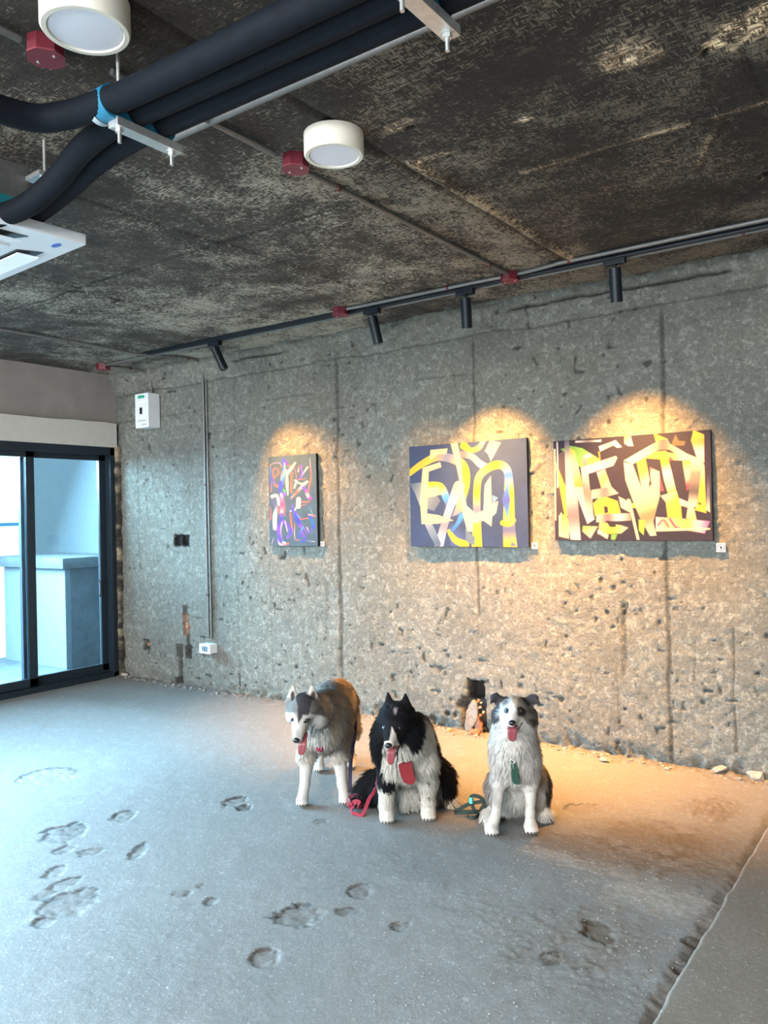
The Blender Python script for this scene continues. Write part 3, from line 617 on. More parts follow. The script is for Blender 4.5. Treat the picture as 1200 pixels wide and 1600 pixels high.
# ------------------------------------------------------------------ paintings (colour laid on a fine mesh, stroke by stroke)
M_CANVAS = attr_mat('acrylic_on_canvas', .85)
M_CEDGE = plain('black_canvas_edge', (.012, .011, .012), .7)
def srgb(c): return tuple((v/255/12.92 if v/255 <= .04045 else ((v/255+.055)/1.055)**2.4) for v in c)
class Paint:
    def __init__(s, c4, n, base, gain=(.66, .74, .84)):
        s.gain = np.array(gain)
        u = np.linspace(0, 1, n[0])[:, None]; v = np.linspace(0, 1, n[1])[None]
        TL, TR, BL, BR = [np.array(c, float) for c in c4]
        P = TL*((1-u)*(1-v))[..., None]+TR*(u*(1-v))[..., None]+BL*((1-u)*v)[..., None]+BR*(u*v)[..., None]
        s.X, s.Y = P[..., 0], P[..., 1]; s.n = n
        s.C = np.ones(s.X.shape+(3,))*np.array(srgb(base)); s.C *= (.82+.36*fbm(s.X, s.Y, None, .012, 3, 5))[..., None]
        s.aa = abs(TR[0]-TL[0])/n[0]*.8
    def put(s, m, c): s.C = s.C*(1-m[..., None])+c*m[..., None]
    def cols(s, t, stops):
        st = [np.array(srgb(c)) for c in stops]
        if len(st) == 1: return st[0]*(.93+.14*fbm(s.X, s.Y, None, .03, 2, 2))[..., None]
        x = np.clip(t, 0, 1)*(len(st)-1); i = np.minimum(x.astype(int), len(st)-2); f = (x-i); f = f*f*(3-2*f); S = np.array(st)
        return S[i]*(1-f[..., None])+S[i+1]*f[..., None]
    def poly(s, pts, *stops, ax=None):
        ins = np.zeros(s.X.shape, bool); dm = np.full(s.X.shape, 1e9); n = len(pts)
        for i in range(n):
            (x0, y0), (x1, y1) = pts[i], pts[(i+1) % n]
            if y0 != y1: ins ^= ((s.Y < y0) != (s.Y < y1)) & (s.X < (x1-x0)*(s.Y-y0)/(y1-y0)+x0)
            dm = np.minimum(dm, seg_dist(s.X, s.Y, pts[i], pts[(i+1) % n]))
        m = sstep(-s.aa, s.aa, np.where(ins, dm, -dm))
        a, b = ax if ax else (pts[0], pts[n//2]); d = np.array(b, float)-a
        t = ((s.X-a[0])*d[0]+(s.Y-a[1])*d[1])/(d@d); s.put(m, s.cols(t, stops))
    def line(s, pts, w, *stops, across=False):
        P = [Vector((x, y, 0)) for x, y in pts]; P = smoothpath(P, 6); W = w if isinstance(w, (list, tuple)) else [w, w]
        L = [0]; 
        for a, b in zip(P, P[1:]): L.append(L[-1]+(b-a).length)
        best = np.full(s.X.shape, 1e9); T = np.zeros(s.X.shape); S = np.zeros(s.X.shape)
        for i, (a, b) in enumerate(zip(P, P[1:])):
            dx, dy = b.x-a.x, b.y-a.y; q = dx*dx+dy*dy
            if q < 1e-9: continue
            t = np.clip(((s.X-a.x)*dx+(s.Y-a.y)*dy)/q, 0, 1); ex, ey = s.X-a.x-t*dx, s.Y-a.y-t*dy; d = np.hypot(ex, ey)
            k = d < best; best = np.where(k, d, best); T = np.where(k, (L[i]+t*(L[i+1]-L[i]))/L[-1], T); S = np.where(k, np.sign(dx*ey-dy*ex)*d, S)
        ww = np.interp(T, np.linspace(0, 1, len(W)), W)/2
        m = sstep(s.aa, -s.aa, best-ww); s.put(m, s.cols((S/ww+1)/2 if across else T, stops))
    def build(s, name, x0, x1, z0, z1, th, label):
        nx, nz = s.n; t = empty(name, ((x0+x1)/2, ROOM_Y-.006, z0), 0, label, 'painting'); w = (x1-x0)
        X = np.linspace(-w/2, w/2, nx)[:, None]+np.zeros((nx, nz)); Z = np.linspace(z1-z0, 0, nz)[None]+np.zeros((nx, nz))
        V = np.stack([X, np.full_like(X, -th-.0012), Z], -1).reshape(-1, 3)
        link('painted_canvas', npmesh('painted_canvas', V, gridfaces(nx, nz), True, np.clip(s.C*s.gain*.58, 0, 1).reshape(-1, 3)), M_CANVAS, t)
        B().box((-w/2, -th, 0), (w/2, 0, z1-z0)).out('stretcher_edge', M_CEDGE, t)
CR_, PK, OR_, BL_, PU, SAL = (250, 225, 190), (245, 190, 185), (235, 120, 85), (75, 85, 215), (150, 90, 205), (225, 110, 100)
p = Paint([(168, 215), (820, 175), (190, 1440), (825, 1445)], (150, 210), (84, 106, 114), (.66, .76, .90))
for args in (
    ([(200, 340), (205, 460), (215, 600), (205, 690)], 18, (110, 150, 200), BL_, OR_), ([(195, 330), (250, 300), (330, 300), (360, 350)], 16, OR_, (150, 160, 200), OR_),
    ([(245, 520), (240, 390), (290, 375), (315, 420), (290, 470), (260, 490)], 26, SAL), ([(235, 510), (260, 590), (300, 620), (350, 560), (360, 420)], [18, 40, 22], BL_, OR_, PK, SAL),
    ([(385, 245), (430, 310)], 45, BL_, (120, 60, 190)), ([(370, 270), (395, 380), (380, 480), (350, 640)], [24, 55, 60, 50], BL_, (110, 170, 190), BL_), ([(400, 300), (405, 400), (395, 470)], 20, (150, 185, 175)),
    ([(340, 560), (330, 680), (400, 740)], 50, BL_, (70, 90, 200), PU), ([(385, 670), (400, 700)], 30, (90, 220, 120)),
    ([(430, 400), (430, 560), (440, 740)], [24, 60, 18], CR_, (245, 215, 170), CR_), ([(545, 300), (470, 400), (440, 460)], [30, 60, 30], CR_), ([(495, 440), (490, 600), (485, 700)], 36, OR_),
    ([(440, 330), (500, 345), (545, 400), (560, 520)], 12, SAL), ([(590, 350), (585, 420)], 22, SAL, PK), ([(620, 330), (630, 440), (600, 520)], 26, PU, BL_), ([(710, 360), (660, 430), (610, 510)], 24, CR_, PU),
    ([(740, 240), (745, 350), (755, 480)], [20, 24, 12], (140, 150, 155), SAL), ([(760, 490), (730, 600), (715, 680)], [18, 34, 20], OR_), ([(540, 540), (620, 590), (700, 560)], 30, CR_, (230, 230, 160)),
    ([(560, 550), (530, 640)], 36, CR_, (240, 200, 170)), ([(580, 530), (680, 520)], 12, SAL), ([(700, 560), (600, 660), (490, 780)], [40, 50, 30], CR_, PK, OR_, PK), ([(650, 640), (690, 690)], 50, PU, BL_),
    ([(690, 690), (710, 760), (740, 790)], 60, (230, 90, 150), PK, (200, 70, 170)), ([(490, 790), (560, 720)], 20, SAL),
    ([(225, 760), (290, 750), (320, 870)], [60, 50, 60], CR_, (235, 210, 190)), ([(290, 880), (260, 1040), (260, 1200)], [50, 80, 70], (140, 140, 165), CR_, (245, 205, 200)), ([(230, 800), (260, 880)], 50, (110, 110, 140)),
    ([(350, 730), (365, 860), (350, 1000)], [50, 80, 60], PK, (220, 80, 130), PK), ([(380, 780), (400, 900), (395, 1030)], 14, SAL), ([(330, 760), (380, 860)], 12, PU), ([(310, 890), (320, 990)], 22, SAL),
    ([(200, 900), (205, 1000), (195, 1080)], [8, 26, 24], SAL), ([(350, 1010), (345, 1070)], 60, PU, BL_), ([(585, 800), (580, 900)], 80, CR_, (245, 220, 180)), ([(560, 900), (520, 960), (470, 960)], 26, CR_, (190, 185, 190)),
    ([(630, 840), (720, 835)], 24, OR_), ([(620, 890), (680, 870)], 12, SAL), ([(690, 860), (740, 940), (760, 1000)], 16, (50, 100, 140), (120, 180, 170)), ([(500, 880), (510, 960), (560, 1000)], [24, 46, 30], PU, BL_, PU),
    ([(540, 1020), (570, 1100), (620, 1180)], 70, BL_, (60, 70, 200), PU), ([(470, 990), (480, 1100), (500, 1250)], [26, 34, 16], SAL, OR_), ([(600, 1075), (720, 1060)], 18, SAL), ([(710, 1010), (790, 1030)], [18, 40], PK, SAL),
    ([(730, 1040), (760, 1120), (780, 1190)], [40, 60, 40], (50, 90, 200), (40, 130, 170), BL_), ([(340, 1100), (310, 1230), (330, 1380)], [60, 60, 40], BL_, PU, BL_), ([(360, 1110), (340, 1240), (360, 1380)], 24, PK, PU),
    ([(370, 1100), (430, 1160), (480, 1240), (430, 1330)], [40, 60, 50, 40], PU, BL_, PU), ([(400, 1100), (430, 1240)], 18, PK), ([(300, 1330), (330, 1420), (440, 1410)], [20, 40, 40], PU, PK, SAL), ([(370, 1390), (400, 1400)], 30, CR_),
    ([(640, 1190), (600, 1260), (590, 1320)], 36, (90, 160, 200), BL_), ([(650, 1200), (690, 1270)], 24, PU), ([(690, 1190), (720, 1260)], 20, PK, PU), ([(530, 1130), (530, 1340), (600, 1360)], 12, OR_, PK, SAL), ([(620, 1250), (660, 1330), (630, 1380)], 44, PU, BL_),
    ([(680, 1370), (790, 1385)], 12, (110, 140, 170), PK), ([(240, 1340), (215, 1420)], 8, PK), ([(750, 1180), (750, 1250)], 16, BL_, PU), ([(560, 1010), (600, 1060)], 8, (200, 200, 250)), ([(450, 1180), (470, 1290)], 22, PU, BL_)):
    p.line(args[0], [w_*.78 for w_ in (args[1] if isinstance(args[1], list) else [args[1]]*2)], *args[2:])
p.build('narrow_painting', -4.236, -3.762, 1.173, 1.841, .022, 'tall narrow painting of violet, pink and cream brush strokes on slate grey')
YE, BG, GY, SKY, CRM = (250, 205, 40), (245, 215, 130), (150, 150, 160), (70, 150, 215), (252, 226, 160)
p = Paint([(90, 135), (1003, 75), (105, 915), (1022, 932)], (280, 220), (48, 72, 112))
p.line([(95, 340), (200, 270), (330, 215), (470, 240), (540, 300), (555, 420), (520, 560), (470, 700), (440, 820)], [45, 60, 70, 60, 56, 50], YE, (240, 200, 60), (120, 130, 160), YE, (250, 215, 60), GY, (200, 180, 190))
p.line([(540, 130), (590, 165), (650, 150), (690, 95)], [60, 40, 40, 30], YE, (220, 190, 80), (240, 225, 170)); p.line([(520, 195), (600, 215), (660, 270), (720, 310)], [50, 50, 60], (110, 110, 125), (165, 160, 170), (215, 200, 200))
p.line([(640, 920), (640, 700), (640, 480), (660, 370), (740, 300), (820, 285), (870, 340), (880, 480), (880, 620), (880, 780), (890, 930)], [80, 66, 58, 52, 56, 64, 60, 70, 80, 90, 100], YE, (240, 200, 60), (130, 135, 160), YE, (225, 200, 120), YE, (70, 130, 200), YE, (250, 210, 60), (110, 115, 150), YE)
p.line([(870, 430), (860, 560), (870, 690)], [10, 60, 10], SKY, (70, 90, 180), SKY); p.line([(835, 740), (880, 750), (910, 720)], 40, YE, (255, 220, 90))
p.poly([(95, 425), (180, 415), (260, 420), (350, 560), (300, 640), (180, 600), (140, 500)], (100, 120, 130), (160, 165, 160), (110, 120, 130)); p.line([(260, 430), (350, 450), (400, 540), (420, 620)], [40, 60, 60, 40], YE, (230, 200, 60), (80, 160, 210), (90, 100, 150))
p.poly([(415, 800), (440, 690), (550, 640), (560, 930), (440, 930)], (80, 100, 150), (50, 70, 110), (90, 130, 180)); p.line([(420, 800), (470, 870), (550, 905)], [30, 50, 60], YE, (250, 210, 60), YE)
p.line([(520, 680), (490, 740), (440, 800)], [40, 30, 20], SKY, (60, 130, 200)); p.line([(500, 430), (500, 600), (540, 640)], [40, 50, 30], (200, 190, 185), (180, 160, 120))
p.line([(500, 450), (430, 610), (380, 760), (340, 910)], [90, 60, 60, 70], (170, 160, 165), (215, 205, 210), (150, 150, 160), (225, 215, 225)); p.line([(230, 700), (280, 800), (330, 900)], [50, 60, 50], (190, 185, 190), (130, 145, 160), (90, 115, 135))
p.poly([(550, 780), (625, 850), (620, 915), (555, 880)], (110, 130, 145)); p.poly([(740, 85), (820, 110), (745, 255), (725, 200), (700, 175)], (130, 145, 150), (170, 175, 170))
p.poly([(755, 520), (800, 540), (760, 600)], (110, 150, 190)); p.poly([(900, 885), (940, 920), (890, 925)], (120, 120, 150))
p.poly([(270, 160), (410, 150), (400, 190), (330, 195), (265, 240)], CRM); p.poly([(205, 300), (350, 258), (358, 295), (255, 330), (245, 520), (240, 660), (330, 672), (455, 715), (330, 740), (195, 742), (182, 560)], CRM)
p.poly([(230, 470), (330, 440), (360, 510), (240, 535)], CRM); p.poly([(430, 95), (490, 110), (520, 260), (530, 420), (560, 600), (630, 665), (690, 640), (700, 440), (745, 370), (752, 590), (800, 570), (785, 660), (755, 690), (750, 765), (690, 720), (610, 740), (610, 810), (565, 800), (530, 660), (510, 430), (470, 240)], CRM, (250, 228, 175))
p.build('middle_painting', -2.952, -2.105, 1.178, 1.834, .023, 'nearly square painting of broad cream and yellow strokes on dark blue')
Q1, Q2, Q3, Q4 = (250, 200, 60), (238, 205, 160), (240, 190, 165), (165, 135, 110)
GR = (135, 185, 70)
p = Paint([(53, 158), (1035, 95), (60, 768), (1045, 780)], (320, 230), (40, 27, 48), (.60, .70, .92))
p.poly([(55, 260), (150, 200), (150, 560), (90, 620), (55, 640)], (110, 85, 80), (70, 50, 60)); p.poly([(165, 185), (250, 200), (370, 270), (340, 330), (240, 320), (190, 290)], GR, (150, 195, 90)); p.line([(270, 300), (265, 260), (300, 245)], 26, (235, 150, 130), PK)
p.poly([(103, 205), (210, 190), (205, 210), (130, 225)], GR); p.poly([(55, 250), (85, 320), (140, 450), (160, 600), (130, 640)], Q1, (240, 190, 70)); p.line([(62, 210), (62, 640)], 12, CRM); p.line([(80, 165), (82, 300), (80, 440)], 10, (235, 220, 200))
p.poly([(205, 155), (380, 148), (375, 162), (205, 167)], (215, 210, 205), (120, 110, 110), (215, 210, 205)); p.poly([(105, 600), (160, 640), (155, 760), (85, 745)], (175, 205, 80), (205, 190, 150)); p.poly([(85, 620), (105, 595), (100, 740), (85, 740)], Q2)
p.poly([(130, 155), (162, 150), (165, 200), (200, 260), (235, 770), (165, 765), (140, 560)], (120, 110, 110), (240, 215, 180), (245, 205, 185), (150, 125, 120), (235, 210, 190), ax=((140, 150), (220, 770)))
p.poly([(165, 200), (200, 215), (250, 420), (245, 560), (200, 470)], Q1, Q2, (215, 165, 60)); p.poly([(190, 440), (250, 440), (330, 640), (280, 670)], Q3, (250, 205, 190)); p.poly([(240, 320), (470, 250), (480, 262), (455, 310), (290, 360), (300, 450), (315, 500), (320, 640), (280, 650), (250, 430)], Q2, (250, 215, 190), Q4, (245, 210, 180), ax=((470, 250), (290, 640)))
p.poly([(345, 350), (400, 330), (440, 440), (380, 470), (360, 400)], Q3, (215, 165, 100), Q2); p.poly([(310, 460), (440, 440), (485, 482), (400, 505), (310, 515)], Q2, (150, 125, 115), (250, 225, 170), ax=((310, 480), (485, 480)))
p.poly([(360, 190), (470, 152), (510, 195), (480, 200), (455, 185), (370, 222)], (245, 225, 195), (200, 175, 160), (240, 215, 190)); p.poly([(355, 220), (368, 225), (372, 275), (362, 260)], (215, 150, 50))
p.poly([(525, 128), (565, 124), (582, 190), (550, 190), (525, 175)], Q1, Q3, (245, 205, 190)); p.poly([(320, 540), (400, 500), (480, 530), (500, 610), (330, 620)], Q1, (250, 185, 50)); p.line([(330, 550), (360, 520), (400, 515)], 20, GR)
p.poly([(390, 560), (415, 565), (418, 600), (395, 605)], (50, 28, 50)); p.poly([(485, 500), (545, 530), (555, 600), (500, 570)], Q3, CRM); p.poly([(560, 540), (620, 560), (610, 575), (560, 572)], Q1)
p.poly([(340, 610), (560, 605), (565, 650), (340, 660)], Q2, (150, 120, 110), (245, 215, 190), Q4, ax=((340, 630), (565, 630))); p.poly([(360, 655), (500, 680), (545, 695), (500, 730), (350, 735)], (245, 180, 110), Q1, CRM); p.poly([(400, 650), (470, 655), (465, 690), (430, 690)], (50, 28, 50))
p.poly([(250, 680), (350, 685), (300, 760), (245, 715)], GR, Q3); p.poly([(350, 705), (420, 740), (410, 765), (345, 725)], PK, Q2); p.poly([(435, 735), (475, 735), (460, 770), (435, 768)], GR); p.poly([(540, 515), (560, 520), (615, 770), (598, 770)], CRM)
p.poly([(705, 110), (790, 150), (720, 165)], Q1); p.poly([(750, 225), (890, 250), (890, 285), (640, 265), (620, 235)], Q1, (245, 210, 90), PK); p.poly([(795, 250), (825, 280), (800, 285)], (225, 60, 80))
p.poly([(600, 285), (655, 262), (680, 400), (660, 520), (640, 500)], Q1, (250, 205, 70), Q2); p.poly([(680, 320), (740, 350), (735, 420), (690, 430)], (225, 80, 100), Q2, (235, 120, 120)); p.poly([(740, 360), (765, 470), (745, 470)], (120, 60, 70), (215, 70, 90))
p.poly([(735, 225), (780, 222), (810, 340), (840, 480), (790, 490), (765, 400)], Q1, (225, 170, 40), PK, Q2, Q1, ax=((755, 225), (815, 490))); p.poly([(745, 500), (840, 470), (865, 560), (870, 640), (785, 632), (775, 540)], Q2, (225, 175, 60), Q1)
p.poly([(520, 290), (575, 300), (640, 480), (700, 420), (700, 360), (740, 370), (740, 500), (700, 660), (718, 745), (680, 748), (620, 640), (580, 540), (530, 400)], (245, 215, 170), CRM, (240, 225, 150), (170, 140, 90), (245, 215, 160), ax=((540, 290), (690, 745)))
p.poly([(520, 280), (750, 150), (790, 150), (800, 175), (900, 240), (1000, 285), (990, 310), (900, 285), (800, 215), (740, 215), (580, 300)], (250, 235, 180), (245, 215, 165), (110, 95, 90), (245, 215, 160), (250, 235, 170), ax=((520, 280), (1000, 290)))
p.poly([(815, 175), (835, 122), (855, 160), (895, 165), (885, 190), (820, 190)], (125, 90, 60)); p.poly([(940, 95), (1000, 125), (1000, 300), (955, 260), (925, 160)], Q1, (200, 165, 60), PK, Q2, ax=((960, 95), (980, 300)))
p.poly([(875, 290), (920, 280), (925, 440), (900, 470)], (250, 205, 70), Q2, (225, 60, 80)); p.poly([(985, 300), (1000, 310), (1010, 610), (945, 590), (960, 540)], Q2, (225, 180, 60), Q1); p.poly([(955, 540), (985, 550), (975, 560)], (50, 28, 50))
p.poly([(925, 290), (990, 270), (955, 570), (905, 570)], (250, 225, 170), Q4, (100, 85, 80), (245, 215, 170), ax=((960, 280), (930, 570))); p.poly([(855, 515), (910, 540), (905, 575), (860, 560)], PK, Q2); p.poly([(905, 570), (940, 570), (955, 655), (895, 640)], CRM, (240, 215, 110))
p.poly([(715, 630), (860, 640), (1030, 660), (1000, 735), (900, 715), (715, 720)], PK, (235, 190, 130), (245, 210, 110), (250, 190, 90), PK, (240, 110, 150), ax=((715, 680), (1030, 680))); p.line([(730, 680), (760, 650), (790, 690)], 12, SAL); p.line([(800, 645), (830, 690), (850, 700)], 14, (225, 90, 110)); p.poly([(715, 700), (1030, 702), (1030, 712), (715, 720)], CRM)
p.poly([(610, 645), (650, 650), (640, 742), (612, 715)], (180, 215, 60)); p.poly([(1015, 380), (1028, 380), (1030, 605), (1010, 590)], (60, 50, 70), (120, 110, 120), CRM)
p.build('wide_painting', -1.933, -1.055, 1.220, 1.800, .023, 'wide painting of angular cream, yellow and pink strokes on dark plum')

# ------------------------------------------------------------------ dogs: one smooth skin per dog, grown from blended volumes
def surface_nets(S, o, h):
    neg = S < 0; nx, ny, nz = S.shape
    c = np.zeros((nx-1, ny-1, nz-1), np.int8)
    for a in (0, 1):
        for b in (0, 1):
            for d in (0, 1): c += neg[a:nx-1+a, b:ny-1+b, d:nz-1+d]
    act = (c > 0) & (c < 8); idx = np.full(c.shape, -1, np.int64); I = np.argwhere(act); idx[act] = np.arange(len(I))
    acc = np.zeros((len(I), 3)); cnt = np.zeros(len(I)); cor = [(a, b, d) for a in (0, 1) for b in (0, 1) for d in (0, 1)]
    val = {k: S[I[:, 0]+k[0], I[:, 1]+k[1], I[:, 2]+k[2]] for k in cor}
    for k in cor:
        for ax in range(3):
            if k[ax] == 0:
                k2 = tuple(1 if i == ax else k[i] for i in range(3)); a, b = val[k], val[k2]; m = (a < 0) != (b < 0)
                t = np.where(m, a/np.where(m, a-b, 1), 0); p = np.array(k, float)[None].repeat(len(I), 0); p[:, ax] += t
                acc[m] += p[m]; cnt[m] += 1
    V = (I+acc/cnt[:, None])*h+o; F = []
    for ax in range(3):
        b, d = (ax+1) % 3, (ax+2) % 3
        sl0 = [slice(None)]*3; sl1 = [slice(None)]*3; sl0[ax] = slice(0, -1); sl1[ax] = slice(1, None)
        A, Bn = neg[tuple(sl0)], neg[tuple(sl1)]; E = np.argwhere(A != Bn); E = E[(E[:, b] > 0) & (E[:, d] > 0) & (E[:, b] < S.shape[b]-1) & (E[:, d] < S.shape[d]-1)]
        def g(db, dd):
            q = E.copy(); q[:, b] += db; q[:, d] += dd; return idx[q[:, 0], q[:, 1], q[:, 2]]
        q = np.stack([g(-1, -1), g(0, -1), g(0, 0), g(-1, 0)], -1); fl = ~A[E[:, 0], E[:, 1], E[:, 2]]; q[fl] = q[fl][:, ::-1]; F.append(q)
    return V, np.concatenate(F)
def seg3(P, a, b, ra, rb):
    a, b = np.array(a, float), np.array(b, float); d = b-a; t = np.clip(((P-a)@d)/max(d@d, 1e-9), 0, 1)
    return np.linalg.norm(P-a-t[..., None]*d, axis=-1)-(ra+t*(rb-ra))
class Dog:
    def __init__(s, anchor_px, rz, h=.005):
        a = hit(anchor_px[0], anchor_px[1], 2, 0); s.root = Vector((a.x, a.y, 0)); s.h = h; s.P = []
        s.fh = Vector((-math.sin(YAW), math.cos(YAW), 0)); s.rh = Vector((math.cos(YAW), math.sin(YAW), 0)); s.d0 = s.root.dot(s.fh)
    def L(s, px, py, f, u=None):                                # photo pixel at depth f behind the front paws -> local (right, away, up) metres
        d = CF+CR*((px-600)/FPX)-CU*((py-800)/FPX); p = Vector((0, 0, CAMZ))+d*((s.d0+f)/d.dot(s.fh))
        return np.array([(p-s.root).dot(s.rh), f, p.z if u is None else u])
    def cap(s, a, b, ra, rb, k=.02, op='u'): s.P.append((op, 'c', np.array(a, float), np.array(b, float), ra, rb, k, None)); return s
    def ell(s, c, r, k=.02, R=None, op='u'):                    # r = 3 radii, R = rotation matrix (3x3) from local to ellipsoid axes
        s.P.append((op, 'e', np.array(c, float), np.array(r, float), 0, 0, k, R)); return s
    def flat(s, a, b, ra, rb, nrm, fac, k=.01): s.P.append(('u', 'f', np.array(a, float), np.array(b, float), ra, rb, k, (np.array(nrm, float)/np.linalg.norm(nrm), fac))); return s
    def ev(s, p, P):
        op, ty, a, b, ra, rb, k, X = p
        if ty == 'c': return seg3(P, a, b, ra, rb)
        if ty == 'f':
            n, f = X; Q = (P-a); Q = Q+(Q@n)[..., None]*n*(f-1); bb = b-a; bb = bb+(bb@n)*n*(f-1); return seg3(Q, (0, 0, 0), bb, ra, rb)/ (f**.5)
        Q = P-a
        if X is not None: Q = Q@X.T
        q = np.linalg.norm(Q/b, axis=-1); g = np.linalg.norm(Q/(b*b), axis=-1); return q*(q-1)/np.maximum(g, 1e-6)
    def bounds(s, p):
        op, ty, a, b, ra, rb, k, X = p; m = k*1.5+.02
        if ty == 'e': r = max(b)+m; return a-r, a+r
        r = max(ra, rb)+m; return np.minimum(a, b)-r, np.maximum(a, b)+r
    def skin(s, name, mat, parent):
        bs = [s.bounds(p) for p in s.P if p[0] == 'u']; lo = np.min([b[0] for b in bs], 0); hi = np.max([b[1] for b in bs], 0); lo[2] = max(lo[2], -.015)
        h = s.h; n = np.ceil((hi-lo)/h).astype(int)+1; S = np.full(n, .06)
        ax = [lo[i]+np.arange(n[i])*h for i in range(3)]
        for p in s.P:
            b0, b1 = s.bounds(p); i0 = np.maximum(((b0-lo)/h).astype(int), 0); i1 = np.minimum(((b1-lo)/h).astype(int)+2, n)
            if (i1 <= i0).any(): continue
            sl = tuple(slice(i0[i], i1[i]) for i in range(3)); G = np.stack(np.meshgrid(*[ax[i][sl[i]] for i in range(3)], indexing='ij'), -1)
            d = s.ev(p, G); o = S[sl]; k = p[6]
            if p[0] == 'u': q = np.maximum(k-np.abs(o-d), 0)/k; S[sl] = np.minimum(o, d)-q*q*k*.25
            else: q = np.maximum(k-np.abs(o+d), 0)/k; S[sl] = np.maximum(o, -d)+q*q*k*.25
        g = np.meshgrid(*ax, indexing='ij')[2]; S = np.maximum(S, .002-g)
        S[0] = S[-1] = .05; S[:, 0] = S[:, -1] = .05; S[:, :, 0] = S[:, :, -1] = .05
        s.S, s.lo, s.n = S, lo, n
        V, F = surface_nets(S, lo, h); s.V, s.F = V, F
        s.N = s.grad(V)
        return V, F
    def grad(s, V):
        G = []
        for i in range(3):
            e = np.zeros(3); e[i] = s.h; G.append(s.samp(V+e)-s.samp(V-e))
        G = np.stack(G, -1); return G/np.maximum(np.linalg.norm(G, axis=-1, keepdims=True), 1e-9)
    def samp(s, P):
        q = (P-s.lo)/s.h; i = np.clip(np.floor(q).astype(int), 0, s.n-2); f = np.clip(q-i, 0, 1); r = 0
        for a in (0, 1):
            for b in (0, 1):
                for c in (0, 1):
                    w = (f[:, 0] if a else 1-f[:, 0])*(f[:, 1] if b else 1-f[:, 1])*(f[:, 2] if c else 1-f[:, 2]); r = r+w*s.S[i[:, 0]+a, i[:, 1]+b, i[:, 2]+c]
        return r
    def front(s, px, py, f0=-.45, f1=.6):                       # first skin point behind a pixel
        fs = np.arange(f0, f1, .002); P = np.array([s.L(px, py, f) for f in fs]); v = s.samp(P); k = np.argmax(v < 0)
        return P[k] if v[k] < 0 else None
def blob(P, c, r, warp=0., soft=.25, seed=1, ws=28):
    q = np.linalg.norm((P-c)/np.array(r), axis=-1)
    if warp: q = q+(fbm(P[:, 0], P[:, 1], P[:, 2], ws, 3, seed)-.5)*warp
    return sstep(1+soft, 1-soft, q)
def lay(C, m, c): return C*(1-m[:, None])+np.array(c)*m[:, None]
M_DOG = attr_mat('dog_coat', .9, 0, 0, Specular_IOR_Level=.2); M_FUR = attr_mat('dog_fur_strands', .85, 0, 0, Specular_IOR_Level=.15)
def topx(D_, P):                                                # local point -> where it sits on the dog's front view
    W_ = np.array(D_.root)+P[:, :1]*np.array(D_.rh)+P[:, 1:2]*np.array(D_.fh)+P[:, 2:]*np.array((0, 0, 1.)); v = W_-np.array((0, 0, CAMZ)); z = v@np.array(CF)
    return 600+FPX*(v@np.array(CR))/z, 800-FPX*(v@np.array(CU))/z
def mark(C, D_, P, conv, pts, c, fmax=.0, soft=1.2, op=1., line=0):
    x, y = topx(D_, P); q = [(conv[1]+a/conv[0], conv[2]+b/conv[0]) for a, b in pts]; wv = (fbm(x, y, None, .28, 3, 5)-.5)*2.2; x = x+wv; n = len(q)
    dm = np.full(x.shape, 1e9); ins = np.zeros(x.shape, bool)
    for i in range(n-(1 if line else 0)):
        a, b = q[i], q[(i+1) % n]; dm = np.minimum(dm, seg_dist(x, y, a, b))
        if not line and a[1] != b[1]: ins ^= ((y < a[1]) != (y < b[1])) & (x < (b[0]-a[0])*(y-a[1])/(b[1]-a[1])+a[0])
    m = sstep(line+.5, line-.5, dm) if line else sstep(-soft, soft, np.where(ins, dm, -dm))
    return lay(C, m*sstep(fmax+.02, fmax-.01, P[:, 1])*op, c)
M_TONGUE = plain('wet_pink_tongue', (.22, .05, .06), .4, 0, .12); M_NOSE = plain('black_nose', (.010, .010, .012), .35); M_CLAW = plain('dark_claw', (.05, .045, .04), .4)
